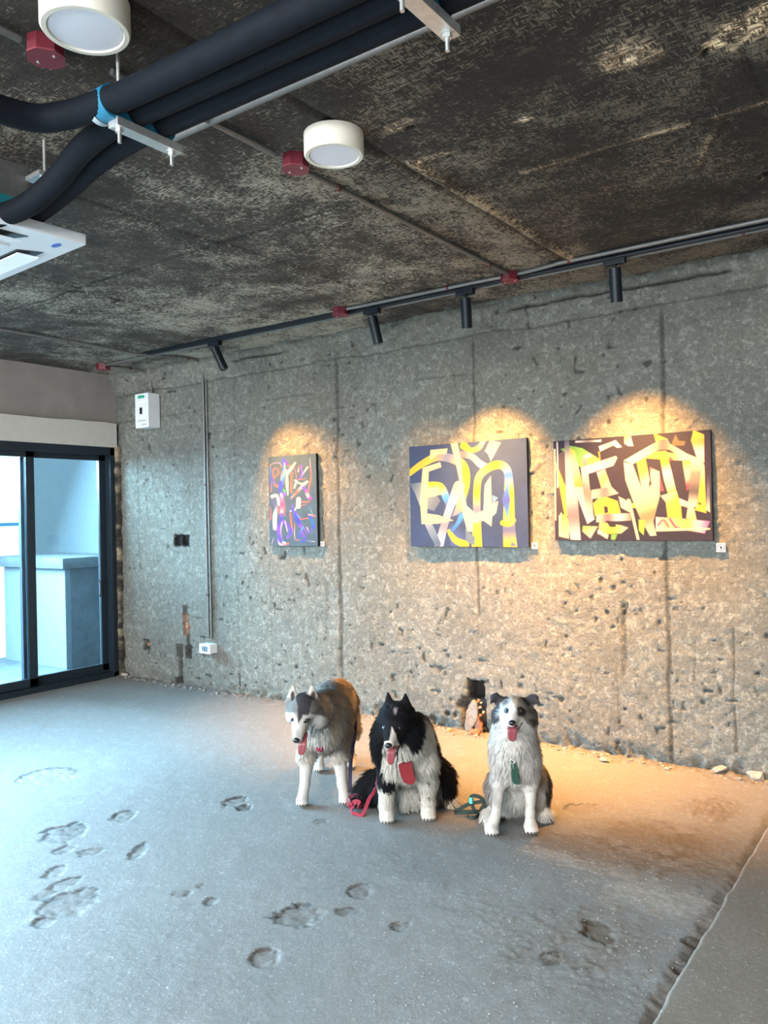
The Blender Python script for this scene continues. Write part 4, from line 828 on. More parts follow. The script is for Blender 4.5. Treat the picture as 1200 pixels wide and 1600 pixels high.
def build_dog(dog, name, label, paint, furlen, nose, fur_n, droop=.5, width=.0038, bare=None):
    V, F = dog.skin(name, M_DOG, None)
    me = npmesh(name, V, F, True, paint(V, dog.N)); o = link(name, me, M_DOG); o.location = dog.root; o.rotation_euler = (0, 0, YAW); tag(o, label, 'dog')
    # fur
    A, Bq, Cq, D = [V[F[:, i]] for i in range(4)]; ar = np.linalg.norm(np.cross(Cq-A, D-Bq), axis=-1)*.5; pr = ar/ar.sum()
    fi = RNG.choice(len(F), fur_n, p=pr); u, v = RNG.random((2, fur_n)); P = (A[fi]*((1-u)*(1-v))[:, None]+Bq[fi]*(u*(1-v))[:, None]+Cq[fi]*(u*v)[:, None]+D[fi]*((1-u)*v)[:, None])
    N = dog.grad(P); ln = furlen(P, N)*(.65+.7*RNG.random(fur_n)); k = ln > .003; P, N, ln = P[k], N[k], ln[k]; n = len(P)
    fl = P-nose; fl /= np.linalg.norm(fl, axis=-1, keepdims=True); dr = fl*.8+np.array([0, 0, -1.])*droop*np.clip((np.linalg.norm(P-nose, axis=-1)-.10)/.12, 0, 1)[:, None]*1.6
    dr = dr-(dr*N).sum(-1, keepdims=True)*N; dr /= np.maximum(np.linalg.norm(dr, axis=-1, keepdims=True), 1e-6)
    cl = np.stack([fbm(P[:, 0], P[:, 1], P[:, 2], 55, 2, q)-.5 for q in (3, 4, 5)], -1)*1.3+RNG.normal(0, .13, (n, 3))
    d1 = dr+N*.42+cl*.6; d1 /= np.linalg.norm(d1, axis=-1, keepdims=True); d2 = d1+np.array([0, 0, -1.])*droop*.6-N*.22; d2 /= np.linalg.norm(d2, axis=-1, keepdims=True)
    sd = np.cross(d1, N); sd /= np.maximum(np.linalg.norm(sd, axis=-1, keepdims=True), 1e-6); w = width*(.6+.6*RNG.random(n))*np.clip(ln/.03, .45, 1.2)
    P0 = P-N*.002; P1 = P0+d1*(ln*.5)[:, None]; P2 = P1+d2*(ln*.5)[:, None]; P1[:, 2] = np.maximum(P1[:, 2], .004); P2[:, 2] = np.maximum(P2[:, 2], .003)
    W = (sd*w[:, None]*.5); VV = np.stack([P0-W, P0+W, P1-W*.8, P1+W*.8, P2-W*.08, P2+W*.08], 1).reshape(-1, 3)
    b = np.arange(n)[:, None]*6; FF = np.concatenate([b+[0, 1, 3, 2], b+[2, 3, 5, 4]]); c = paint(P, N)*((.76+.40*RNG.random(n))*(.72+.56*fbm(P[:, 0], P[:, 1], P[:, 2], 75, 3, 8, .6)))[:, None]
    c6 = np.repeat(np.clip(c, 0, 1), 6, 0); c6.reshape(n, 6, 3)[:, 4:] *= 1.05
    fm = npmesh('fur', VV, FF, True, c6); fm.normals_split_custom_set_from_vertices(np.repeat(N*.85+d1*.25, 6, 0).astype(np.float32).tolist())
    link('fur', fm, M_FUR, o)
    return o
def paws(dog, o, c, fwd=-.012, sp=.013, sz=.012):
    pass
def toes(dog, c, w=.014, r=.0125):                              # four toes fanned at the front of a paw
    for q in (-1.5, -.5, .5, 1.5):
        dog.cap(c+np.array([q*w*.8, .012, .004]), c+np.array([q*w, -.020+abs(q)*.006, -.006]), r, r*.85, .006)
def claws(o, c, w=.014):
    for q in (-1.5, -.5, .5, 1.5):
        a = c+np.array([q*w, -.028+abs(q)*.006, -.006]); B().cyl(a, a+np.array([0, -.009, -.008]), .0036, .0010, 8).out('claw', M_CLAW, o, True)
def eye(o, c, r, iris, look=(0, -1, 0)):
    Mn = Vector(look).to_track_quat('Z', 'Y').to_matrix().to_4x4(); b = B(); b.ball((0, 0, 0), r, M=Mn, n=24)
    e = b.out('eye', iris, o, True, 180); e.location = Vector(c)
    p = B(); p.ball(Vector(look).normalized()*r*.72, r*.42, n=16); p.out('pupil', M_NOSE2, e, True, 180); return e
M_NOSE2 = plain('glossy_black', (.004, .004, .005), .08); M_IRISB = plain('pale_blue_iris', (.07, .13, .165), .1, 0, .2); M_IRISD = plain('dark_brown_iris', (.018, .010, .007), .08)
def nose_pad(o, c, r, pitch=0.):
    b = B(); Mr = Matrix.Rotation(pitch, 4, 'X'); b.ball((0, 0, 0), r, (1.0, .72, .78), Mr, 20); n = b.out('nose', M_NOSE, o, True, 180); n.location = Vector(c)
    for q in (-1, 1):
        k = B(); k.ball((q*r*.45, -r*.55, -r*.15), r*.24, n=10); k.out('nostril', M_NOSE2, n, True, 180)
def tongue(o, pts, w, t=.007):
    V = []; P = smoothpath(pts, 6); m = len(P); n = 14; b = B(); rings = []
    for i, p_ in enumerate(P):
        k = i/(m-1); ww = w*(1-.15*k)*(math.sqrt(max(0, 1-max(0, (k-.72)/.28)**2))+.05); T = (P[min(i+1, m-1)]-P[max(i-1, 0)]).normalized(); sd = Vector((1, 0, 0)); nn = T.cross(sd).normalized()
        rings.append([b.bm.verts.new(p_+sd*(ww*.5*math.cos(a))+nn*(t*.5*math.sin(a)-(.0035*(1-abs(math.cos(a)))**3 if math.sin(a) > 0 else 0))) for a in [2*math.pi*j/n for j in range(n)]])
    for x, y in zip(rings, rings[1:]):
        for j in range(n): b.bm.faces.new((x[j], x[(j+1) % n], y[(j+1) % n], y[j]))
    b.bm.faces.new(rings[0]); b.bm.faces.new(rings[-1]); b.out('tongue', M_TONGUE, o, True, 80)
A_ = np.array
# ---- husky, standing and looking down to its right
D = Dog((505, 1256), 0, .0048); L = D.L
hc = L(478, 1105, -.17); nz_ = L(463, 1157, -.305); br = L(469, 1124, -.235)
D.cap(L(514, 1118, .08), L(517, 1105, .30), .115, .112, .05).cap(L(517, 1105, .30), L(524, 1094, .47), .112, .110, .05)
D.ell(L(512, 1128, .03), (.105, .10, .125), .05).cap(L(505, 1145, .0), L(506, 1160, .05), .062, .05, .04)
D.cap(L(508, 1112, .0), L(486, 1108, -.12), .098, .078, .05)                                    # neck
D.ell(hc, (.074, .078, .058), .03).ell(L(474, 1099, -.175), (.056, .06, .040), .03)
D.ell(L(497, 1120, -.14), (.045, .05, .055), .03).ell(L(455, 1116, -.16), (.026, .045, .040), .03)  # cheeks
D.cap(br+A_([.0, .01, .005]), nz_+A_([.004, .018, .006]), .043, .024, .025)
D.cap(L(474, 1128, -.20), L(470, 1158, -.265), .030, .014, .012)                               # lower jaw
D.ell(L(461, 1110, -.215), (.016, .02, .013), .015).ell(L(481, 1111, -.215), (.016, .02, .013), .015)
for bx_, tx, ty, q in ((456.5, 458, 1073.5, -1), (489, 487.5, 1072, 1)):
    D.flat(L(bx_, 1096, -.175), L(tx, ty-1.5, -.17), .034, .008, (.25*q, -1, .1), 2.2, .010)
    D.ell(L(bx_+.5, 1087, -.198), (.012, .012, .026), .006, op='s')
fp = [(L(472.5, 1250, -.012, .026)), (L(539, 1249, .0, .026))]
D.cap(L(486, 1150, .04), L(480, 1178, .05), .056, .038, .03).cap(L(480, 1178, .05), L(476.5, 1226, .015), .038, .0235, .02).cap(L(476.5, 1226, .015), fp[0], .0235, .027, .012)
D.cap(L(529, 1148, .05), L(530, 1178, .06), .058, .039, .03).cap(L(530, 1178, .06), L(535, 1224, .025), .039, .024, .02).cap(L(535, 1224, .025), fp[1], .024, .027, .012)
hp = [L(499, 1201, .50, .025), L(549, 1199, .54, .025)]
for q, p_, kx in ((-1, hp[0], 499), (1, hp[1], 545)):
    D.cap(L(522+q*12, 1105, .47), L(kx+q*1, 1140, .40), .085, .055, .04).cap(L(kx, 1140, .40), L(kx, 1172, .56), .052, .024, .02).cap(L(kx, 1172, .56), p_+A_([0, .01, .01]), .022, .024, .012)
D.cap(L(526, 1085, .58), L(527, 1120, .70), .04, .045, .03).cap(L(527, 1120, .70), L(526, 1165, .72), .045, .022, .03)
for p_ in fp+hp: D.ell(p_+A_([0, -.006, 0]), (.029, .036, .024), .01); toes(D, p_+A_([0, -.018, -.002]), .0125, .0115)
DK, GYH, TAN, WHT, CRW = (.040, .038, .040), (.22, .205, .19), (.36, .285, .215), (.44, .42, .385), (.42, .37, .31)
def paint_husky(P, N):
    up = P[:, 2]; C = np.ones((len(P), 3))*A_(TAN)*.82; nn = fbm(P[:, 0], P[:, 1], P[:, 2], 20, 4, 3, .6)
    C = lay(C, sstep(.45, .62, nn), GYH)
    C = lay(C, sstep(.455, .52, up+(nn-.5)*.06)*sstep(.05, .2, P[:, 1]), (.15, .145, .145)); C = lay(C, blob(P, L(533, 1062, .42), (.05, .12, .025), .5), (.36, .24, .14))
    C = lay(C, blob(P, L(552, 1090, .35), (.03, .2, .09), .5), (.09, .075, .06)); C = lay(C, blob(P, L(498, 1065, .2), (.06, .16, .03), .6), (.30, .29, .27))
    C = lay(C, blob(P, L(548, 1085, .25), (.014, .2, .10), .4)*.8, (.42, .32, .22))
    C = lay(C, blob(P, L(545, 1135, .1), (.02, .08, .05), .5), (.10, .08, .06)); C = lay(C, sstep(.285, .235, up+(nn-.5)*.08), CRW); C = lay(C, sstep(.22, .18, up+(nn-.5)*.05), WHT)
    C = lay(C, blob(P, L(503, 1152, -.03), (.075, .09, .05), .4), CRW); C = lay(C, blob(P, L(514, 1143, -.04), (.035, .06, .05), .6)*.6, (.36, .28, .2))
    h = (P[:, 1] < -.075)*1.; f = P[:, 1] < -.10
    C = lay(C, blob(P, hc+A_([.01, 0, .0]), (.12, .095, .12), .2, .12)*1., (.18, .165, .15))
    C = lay(C, blob(P, L(503, 1105, -.12), (.035, .06, .05), .5), (.36, .25, .16)); C = lay(C, blob(P, L(495, 1130, -.15), (.055, .08, .050), .35), WHT); C = lay(C, blob(P, L(449, 1126, -.19), (.040, .09, .038), .3), WHT)
    cv = (6.4, 420, 1030); f_ = -.06
    C = mark(C, D, P, cv, [(120, 500), (200, 540), (250, 530), (290, 620), (300, 640), (340, 540), (420, 545), (520, 560), (575, 600), (570, 700), (500, 760), (440, 810), (380, 870), (300, 880), (230, 840), (220, 720), (130, 660)], WHT, f_)
    C = mark(C, D, P, cv, [(440, 690), (540, 640), (600, 720), (560, 850), (440, 860), (380, 850)], (.44, .42, .38), f_, 3)
    C = mark(C, D, P, cv, [(130, 540), (130, 480), (180, 420), (250, 400), (295, 470), (275, 545), (200, 530)], (.12, .115, .11), f_, 2)
    C = mark(C, D, P, cv, [(400, 330), (470, 390), (540, 480), (580, 570), (520, 560), (420, 550), (390, 500)], (.105, .095, .085), f_, 2)
    C = mark(C, D, P, cv, [(265, 400), (280, 300), (340, 300), (410, 330), (430, 420), (400, 560), (340, 560), (300, 650), (284, 570), (290, 470)], (.028, .027, .03), f_, 1.2)
    C = mark(C, D, P, cv, [(265, 720), (300, 700), (312, 780), (260, 790)], (.22, .21, .20), f_, 1.5, .7)
    C = mark(C, D, P, cv, [(455, 660), (425, 710), (395, 790), (375, 850)], (.02, .015, .015), f_, line=.9)
    C = mark(C, D, P, cv, [(345, 632), (368, 600), (420, 590), (402, 622), (362, 642)], (.012, .010, .010), f_, .7); C = mark(C, D, P, cv, [(220, 600), (240, 588), (256, 605), (240, 628), (224, 622)], (.015, .014, .016), f_, .7)
    for bx_, q in ((456.5, -1), (489, 1)):
        C = lay(C, blob(P, L(bx_, 1081, -.17), (.030, .03, .030), .05, .1), (.42, .38, .33)); C = lay(C, blob(P, L(bx_+.5, 1087, -.19), (.011, .02, .024), .05), (.04, .034, .032))
    return C
def fl_husky(P, N):
    l = np.full(len(P), .036); head = np.linalg.norm((P-hc)/A_([1, 1, 1]), axis=-1); l = np.where(head < .13, .010, l); l = np.where(np.linalg.norm(P-nz_, axis=-1) < .10, .0035, l)
    l = np.where(blob(P, L(500, 1122, -.12), (.03, .05, .05)) > .3, .02, l); l = np.where(P[:, 2] < .21, .011, l); l = np.where(P[:, 2] < .06, .004, l); l = np.where((P[:, 2] > L(470, 1092, -.16)[2]) & (P[:, 1] < -.1), .006, l); return np.where(P[:, 1] > .55, .04, l)
hu = build_dog(D, 'husky_dog', 'grey and white husky standing with its head lowered and tongue out', paint_husky, fl_husky, nz_, 42000)
for p_ in fp+hp: claws(hu, p_+A_([0, -.018, -.002]), .0125)
for (ex, ey, ir) in ((457, 1124.5, M_IRISB), (480, 1126, M_IRISD)):
    c = D.front(ex, ey)
    if c is not None: eye(hu, c+A_([0, .003, 0]), .0085, M_IRISD, (-.25, -1, -.15))
c = D.front(463.5, 1157); nose_pad(hu, (nz_ if c is None else c)+A_([-.002, .003, 0]), .0165, .5)
t0 = L(474, 1150, -.27); tongue(hu, [t0+A_([.0, .02, .01]), L(473, 1160, -.287), L(471.5, 1170, -.29), L(470.5, 1180, -.285)], .036)
hbc = D.front(500, 1167, -.2, .3); hbc = L(499, 1167, -.06) if hbc is None else hbc
b = B(); b.ball((0, 0, 0), .022, (1., .5, 1.05), n=20); hb_ = b.out('chest_patch', plain('crimson_fabric', (.20, .008, .04), .7, 0, .1), hu, True, 180); hb_.location = Vector(hbc)+Vector((0, -.008, 0))
# ---- black and white long-haired dog, sitting
D2 = Dog((637, 1284), 0, .0048); L2 = D2.L
h2 = L2(618, 1126, -.04); n2 = L2(607, 1165.5, -.195)
D2.ell(h2, (.075, .075, .072), .03).ell(L2(620, 1112, -.035), (.066, .062, .045), .03).ell(L2(597, 1150, -.01), (.045, .055, .070), .03).ell(L2(642, 1146, -.01), (.048, .06, .075), .03).ell(L2(593, 1170, .02), (.035, .045, .06), .03)
D2.cap(L2(612, 1145, -.10), n2+A_([.004, .02, .003]), .038, .021, .02).cap(L2(616, 1155, -.07), L2(612, 1173, -.15), .030, .014, .012)
for bx_, tx, ty, q in ((607.5, 606.5, 1083.5, -1), (635, 633.5, 1085, 1)):
    D2.flat(L2(bx_-q*1.5, 1110, -.04), L2(tx, ty, -.035), .040 if q > 0 else .034, .007, (.3*q, -1, .1), 1.9, .014)
    D2.ell(L2(bx_, 1100, -.072), (.010, .009, .024), .008, op='s')
D2.cap(L2(628, 1140, .03), L2(636, 1170, .07), .095, .10, .05).cap(L2(636, 1165, .05), L2(640, 1190, .08), .105, .105, .05).cap(L2(642, 1170, .12), L2(652, 1222, .28), .115, .135, .06)
D2.ell(L2(655, 1145, .06), (.055, .07, .075), .04)
D2.ell(L2(686, 1222, .22), (.068, .10, .095), .04).ell(L2(606, 1235, .22), (.06, .10, .08), .04).ell(L2(640, 1240, .20), (.12, .10, .085), .05)
f2p = [L2(605, 1281, .0, .028), L2(669.5, 1278, .02, .028)]
D2.cap(L2(610, 1192, .02), L2(605, 1222, .03), .056, .042, .03).cap(L2(605, 1222, .03), L2(604, 1262, .01), .040, .031, .02).cap(L2(604, 1262, .01), f2p[0], .031, .033, .015)
D2.cap(L2(664, 1190, .02), L2(669, 1222, .04), .058, .044, .03).cap(L2(669, 1222, .04), L2(669, 1258, .03), .040, .031, .02).cap(L2(669, 1258, .03), f2p[1], .031, .033, .015)
h2p = [L2(702, 1250, .20, .028), L2(594, 1250, .22, .028)]
D2.cap(L2(700, 1238, .24, .05), h2p[0], .035, .026, .02)
D2.cap(L2(620, 1240, .34, .06), L2(588, 1232, .26, .07), .05, .065, .04).cap(L2(588, 1232, .26, .07), L2(566, 1228, .20, .055), .065, .035, .03)  # tail
for p_ in f2p+h2p[:1]: D2.ell(p_+A_([0, -.006, 0]), (.034, .040, .026), .01); toes(D2, p_+A_([0, -.020, -.002]), .014, .0125)
BK, W2 = (.005, .005, .006), (.48, .445, .385)
def paint_black(P, N):
    C = np.ones((len(P), 3))*A_(BK); nn = fbm(P[:, 0], P[:, 1], P[:, 2], 30, 4, 6, .6); w = .3
    C = lay(C, blob(P, L2(636, 1185, -.02), (.085, .12, .085), w), W2); C = lay(C, blob(P, L2(662, 1160, .0), (.046, .10, .105), w), W2); C = lay(C, blob(P, L2(672, 1196, .02), (.045, .08, .06), w), W2)
    C = lay(C, blob(P, L2(640, 1238, .0), (.06, .12, .075), w)*sstep(.12, .06, P[:, 1]), (.50, .46, .40)); C = lay(C, sstep(.17, .135, P[:, 2]+(nn-.5)*.05)*sstep(.12, .09, P[:, 1]), (.43, .41, .365))
    C = lay(C, sstep(.215, .185, P[:, 2]+(nn-.5)*.04)*sstep(.12, .09, P[:, 1])*sstep(L2(650, 1230, 0)[0]-.01, L2(650, 1230, 0)[0]+.02, P[:, 0]), W2)
    C = lay(C, blob(P, L2(606, 1211, -.0), (.046, .07, .062), w), BK); C = lay(C, blob(P, L2(624, 1225, .0), (.018, .06, .06), .2), W2)
    C = lay(C, blob(P, L2(668, 1227, -.02), (.008, .03, .008), .6), (.07, .06, .05)); C = lay(C, blob(P, L2(666, 1244, -.02), (.008, .03, .012), .6), (.08, .07, .06))
    C = lay(C, sstep(.09, .06, P[:, 2])*sstep(.10, .15, P[:, 1])*sstep(L2(694, 1240, .2)[0]-.03, L2(694, 1240, .2)[0], P[:, 0]), (.62, .50, .36))
    C = lay(C, blob(P, h2+A_([0, .01, 0]), (.11, .13, .10), .15, .1), BK); C = lay(C, blob(P, L2(596, 1156, 0), (.062, .1, .10), .2, .12), BK); C = lay(C, blob(P, L2(645, 1146, 0), (.054, .1, .082), .25, .12), BK)
    C = lay(C, blob(P, L2(590, 1180, .03), (.05, .1, .065), .3), BK)
    C = lay(C, blob(P, L2(619, 1177, -.03), (.042, .07, .030), .3), W2)
    cv = (6.316, 530, 1060)
    C = mark(C, D2, P, cv, [(600, 660), (650, 660), (710, 715), (780, 670), (815, 560), (830, 480), (880, 500), (935, 680), (920, 820), (880, 900), (960, 980), (990, 1100), (950, 1200), (940, 1440), (800, 1440), (800, 1150), (770, 1290), (620, 1290), (600, 1120), (540, 980), (440, 900), (470, 850), (430, 780), (430, 700)], W2, .11, 1.5)
    C = mark(C, D2, P, cv, [(380, 1060), (480, 1140), (560, 1090), (560, 1470), (380, 1470)], W2, .11, 1.5); C = mark(C, D2, P, cv, [(340, 860), (440, 890), (520, 990), (555, 1080), (480, 1140), (410, 1080), (360, 1000)], BK, .11, 1.2)
    C = mark(C, D2, P, cv, [(850, 1010), (900, 1000), (880, 1040)], (.09, .08, .07), .11, .8); C = mark(C, D2, P, cv, [(860, 1140), (890, 1150), (880, 1185)], (.06, .05, .045), .11, .8)
    C = mark(C, D2, P, cv, [(520, 480), (562, 560), (585, 640), (600, 660), (570, 720), (520, 730), (460, 715), (425, 670), (435, 625), (490, 615), (505, 560)], (.60, .55, .49), -.05, .8)
    C = mark(C, D2, P, cv, [(425, 560), (505, 545), (500, 600), (440, 625)], BK, -.05, .8); C = mark(C, D2, P, cv, [(545, 300), (560, 330), (545, 380), (532, 340)], (.28, .23, .24), 0, 1.2)
    C = mark(C, D2, P, cv, [(545, 745), (575, 690), (618, 640)], (.015, .012, .012), -.02, line=1.4)
    return C
def fl_black(P, N):
    l = np.full(len(P), .058); l = np.where(np.linalg.norm(P-h2, axis=-1) < .125, .020, l); l = np.where((np.abs(P[:, 0]-h2[0]) > .055) & (P[:, 2] < h2[2]+.02) & (P[:, 1] < .1), .036, l)
    l = np.where(np.linalg.norm(P-n2, axis=-1) < .115, .0045, l); l = np.where((P[:, 2] < .24) & (P[:, 1] < .075), .020, l); l = np.where((P[:, 2] < .075) & (P[:, 1] < .1), .009, l); l = np.where(P[:, 2] > L2(620, 1102, 0)[2], .009, l)
    return np.where(P[:, 2] < .02, .004, l)
bo = build_dog(D2, 'border_collie', 'long-haired black and white dog sitting in the middle with a red bib', paint_black, fl_black, n2, 52000, .7)
for p_ in f2p+h2p[:1]: claws(bo, p_+A_([0, -.022, -.002]), .014)
for ex, ey in ((600, 1137), (624.5, 1137.6)):
    c = D2.front(ex, ey)
    if c is not None: eye(bo, c+A_([0, .003, 0]), .0085, M_IRISB if ex < 610 else M_IRISD, (-.1, -1, -.1))  # blue iris on the left eye stands in for a pale glint
c = D2.front(607, 1165.5); nose_pad(bo, (n2 if c is None else c)+A_([0, .003, .001]), .0165, .2)
tongue(bo, [L2(614, 1166, -.15), L2(611.5, 1174, -.178), L2(611, 1183, -.18), L2(610.5, 1195, -.172)], .036)
M_REDF = plain('red_mesh_fabric', (.16, .002, .006), .75, 0, .15, .5, 400)
def patch(o, name, pts, D_, m, off=-.02, th=.012):
    q = []
    for x, y in pts:
        c = D_.front(x, y, -.3, .3); q.append((c[1] if c is not None else .0))
    f = np.median(q)+off; q = [D_.L(x, y, f) for x, y in pts]; b = B(); b.prism(q, (0, th, 0)); return b.out(name, m, o), f
hs, ff = patch(bo, 'harness_bib', [(622.6, 1198), (628, 1194), (643, 1190.6), (645, 1203), (649, 1218), (647, 1225), (640, 1226), (631, 1223), (626, 1212)], D2, M_REDF, -.072, .06)
# ---- merle and white collie, sitting
D3 = Dog((800, 1303), 0, .0048); L3 = D3.L
h3 = L3(803, 1110, .0); n3 = L3(800.5, 1130.5, -.135)
D3.ell(h3, (.070, .075, .062), .03).ell(L3(783, 1120, .01), (.032, .045, .045), .03).ell(L3(826, 1122, .01), (.034, .045, .048), .03)
D3.cap(L3(802, 1117, -.055), n3+A_([0, .02, .0]), .034, .020, .02).cap(L3(802, 1128, -.03), L3(801, 1141, -.095), .026, .013, .012)
D3.flat(L3(785, 1099, .01), L3(773, 1089, .01), .026, .020, (.2, -1, .3), 2.2, .014).flat(L3(773, 1089, .005), L3(767, 1098, -.022), .020, .006, (.4, -1, .2), 2.2, .008)
D3.flat(L3(822, 1100, .01), L3(834, 1091, .01), .026, .021, (-.2, -1, .3), 2.2, .014).flat(L3(834, 1091, .005), L3(843, 1100, -.022), .019, .005, (-.4, -1, .2), 2.2, .008)
D3.cap(L3(803, 1125, .04), L3(803, 1160, .05), .080, .092, .04).cap(L3(803, 1160, .05), L3(805, 1195, .06), .095, .088, .05).cap(L3(806, 1190, .09), L3(815, 1240, .22), .090, .115, .05)
D3.ell(L3(840, 1228, .20), (.050, .10, .095), .04).ell(L3(778, 1235, .20), (.055, .10, .085), .04).ell(L3(806, 1246, .155), (.085, .09, .075), .04)
f3p = [L3(767.5, 1300, .0, .027), L3(829, 1296, .01, .027)]
D3.cap(L3(786, 1185, .02), L3(779, 1222, .035), .052, .032, .03).cap(L3(779, 1222, .035), L3(776, 1270, .02), .030, .0195, .02).cap(L3(776, 1270, .02), f3p[0]+A_([.004, 0, 0]), .0205, .026, .012)
D3.cap(L3(824, 1185, .02), L3(829, 1222, .035), .052, .032, .03).cap(L3(829, 1222, .035), L3(828.5, 1270, .02), .030, .0195, .02).cap(L3(828.5, 1270, .02), f3p[1], .0205, .026, .012)
h3p = [L3(765, 1268, .15, .025), L3(850, 1262, .16, .03)]
D3.cap(L3(775, 1255, .2, .05), h3p[0], .03, .024, .02).cap(L3(838, 1255, .2, .05), L3(852, 1264, .13, .03), .035, .028, .03)
for p_ in f3p+h3p[:1]: D3.ell(p_+A_([0, -.006, 0]), (.030, .038, .024), .01); toes(D3, p_+A_([0, -.020, -.002]), .0135, .0118)
W3, GB, DKB = (.47, .44, .395), (.33, .29, .25), (.045, .042, .045)
def paint_merle(P, N):
    C = np.ones((len(P), 3))*A_(W3); nn = fbm(P[:, 0], P[:, 1], P[:, 2], 26, 4, 16, .65)
    body = sstep(.10, .14, P[:, 1]); C = lay(C, body, GB); C = lay(C, body*sstep(.52, .60, nn), (.10, .09, .085))
    C = lay(C, blob(P, L3(767, 1225, .12), (.05, .12, .10), .5), (.27, .245, .22)); C = lay(C, blob(P, L3(854, 1225, .12), (.018, .12, .10), .5), (.06, .05, .045)); C = lay(C, blob(P, L3(846, 1205, .08), (.02, .10, .08), .6), (.30, .26, .2))
    C = lay(C, blob(P, L3(806, 1250, .08), (.045, .09, .08), .4), (.30, .285, .255)); C = lay(C, sstep(.075, .05, P[:, 2]), W3); C = lay(C, blob(P, L3(848, 1262, .12), (.05, .06, .02), .3), (.72, .64, .52))
    C = lay(C, blob(P, L3(775, 1190, .0), (.025, .08, .06), .7)*.5, (.42, .40, .38))
    cv = (5.925, 690, 1060)
    C = mark(C, D3, P, cv, [(420, 240), (440, 150), (540, 120), (600, 150), (625, 190), (560, 235), (535, 320), (540, 400), (500, 410), (455, 390), (450, 300), (480, 240)], DKB, .06, 1.3)
    C = mark(C, D3, P, cv, [(540, 230), (600, 190), (645, 200), (640, 300), (600, 340), (575, 400), (538, 360)], (.36, .40, .44), .02, 1.5); C = mark(C, D3, P, cv, [(560, 215), (610, 190), (620, 230), (570, 260)], (.16, .18, .20), .02, 2)
    C = mark(C, D3, P, cv, [(700, 190), (760, 150), (850, 140), (930, 200), (940, 270), (865, 240), (880, 400), (840, 445), (790, 420), (760, 370), (700, 340), (688, 260)], (.13, .115, .10), .06, 1.5)
    C = mark(C, D3, P, cv, [(745, 190), (770, 150), (860, 140), (940, 200), (940, 270), (850, 240), (800, 260)], (.035, .032, .033), .06, 1.5); C = mark(C, D3, P, cv, [(800, 380), (850, 360), (870, 410), (835, 445)], (.04, .035, .033), .06, 2)
    C = mark(C, D3, P, cv, [(695, 272), (740, 258), (785, 300), (770, 350), (715, 350)], (.016, .013, .013), .02, 1.3); C = mark(C, D3, P, cv, [(650, 170), (705, 175), (702, 260), (668, 260)], (.38, .29, .21), .02, 1.5)
    C = mark(C, D3, P, cv, [(640, 205), (672, 240), (690, 340), (770, 410), (740, 470), (560, 430), (575, 400), (600, 340)], (.62, .60, .57), .02, 1.)
    C = mark(C, D3, P, cv, [(575, 290), (600, 268), (630, 290), (615, 325), (585, 325)], (.02, .028, .036), .02, .8)
    C = mark(C, D3, P, cv, [(608, 462), (625, 476), (700, 474), (722, 455), (748, 412)], (.04, .02, .02), .0, line=.8); return C
def fl_merle(P, N):
    l = np.full(len(P), .034); l = np.where(np.linalg.norm(P-h3, axis=-1) < .10, .011, l); l = np.where((np.abs(P[:, 0]-h3[0]) > .055) & (P[:, 2] > .40) & (P[:, 2] < h3[2]+.01), .022, l)
    l = np.where(np.linalg.norm(P-n3, axis=-1) < .105, .0035, l); l = np.where((np.abs(P[:, 0]-h3[0]) > .05) & (P[:, 2] > h3[2]+.012), .007, l); l = np.where((P[:, 2] < .24) & (P[:, 1] < .065), .010, l); l = np.where((P[:, 2] < .07) & (P[:, 1] < .1), .005, l); return np.where(P[:, 2] < .02, .004, l)
me3 = build_dog(D3, 'merle_collie', 'white and grey merle dog with folded ears sitting at the right', paint_merle, fl_merle, n3, 46000, .7)
for p_ in f3p+h3p[:1]: claws(me3, p_+A_([0, -.022, -.002]), .0135)
for ex, ey, ir in ((791, 1110, M_IRISB), (814, 1110.6, M_IRISD)):
    c = D3.front(ex, ey)
    if c is not None: eye(me3, c+A_([0, .003, 0]), .0085, ir)
c = D3.front(800.5, 1130); nose_pad(me3, (n3 if c is None else c)+A_([0, .004, 0]), .0160, .1)
tongue(me3, [L3(801, 1133, -.085), L3(800.5, 1139, -.122), L3(800.5, 1147, -.125), L3(800.5, 1158.5, -.118)], .042)
M_GRS = plain('dark_green_webbing', (.006, .045, .028), .7, 0, .3, .4, 300)
hn, ff = patch(me3, 'harness_strap', [(797.5, 1190), (806.5, 1190), (812.5, 1226), (802.5, 1225)], D3, M_GRS, -.034, .034)
b = B(); cc = L3(801, 1189, ff-.004); n_ = 20
b.tube([tuple(cc+A_([.010*math.cos(2*math.pi*i/n_), 0, .010*math.sin(2*math.pi*i/n_)])) for i in range(n_+1)], .0022, 8); b.out('ring', M_STRUT, me3, True, 180)

# ------------------------------------------------------------------ leashes, rubble
def W(Dg, px, py, f, u=None):
    q = Dg.L(px, py, f, u); return Dg.root+Dg.rh*q[0]+Dg.fh*q[1]+Vector((0, 0, q[2]))
Z = Vector((0, 0, 1)); M_NAVY = plain('navy_purple_webbing', (.035, .025, .07), .6, 0, .4, .3, 300); M_PINK = plain('pink_red_webbing', (.24, .009, .028), .55, 0, .3, .3, 300); M_DGR = plain('dark_olive_webbing', (.022, .035, .028), .7, 0, .3, .4, 300)
rh = D.rh
o = B().strap([W(D, 554, 1118, .16), W(D, 554.5, 1140, .17), W(D, 550.5, 1170, .18), W(D, 547.5, 1198, .18), W(D, 547, 1210, .16, .012), W(D, 556, 1220, .12, .006)], .020, [rh, rh, rh], .003).out('leash', M_NAVY, None, True)
tag(o, 'dark navy leash hanging down the flank of the standing husky', 'leash', 'leashes')
pk = empty('leash', W(D2, 560, 1236, .14, 0), 0, 'pink and red leash looped on the floor between the husky and the black dog', 'leash', 'leashes'); po = Vector(pk.location)
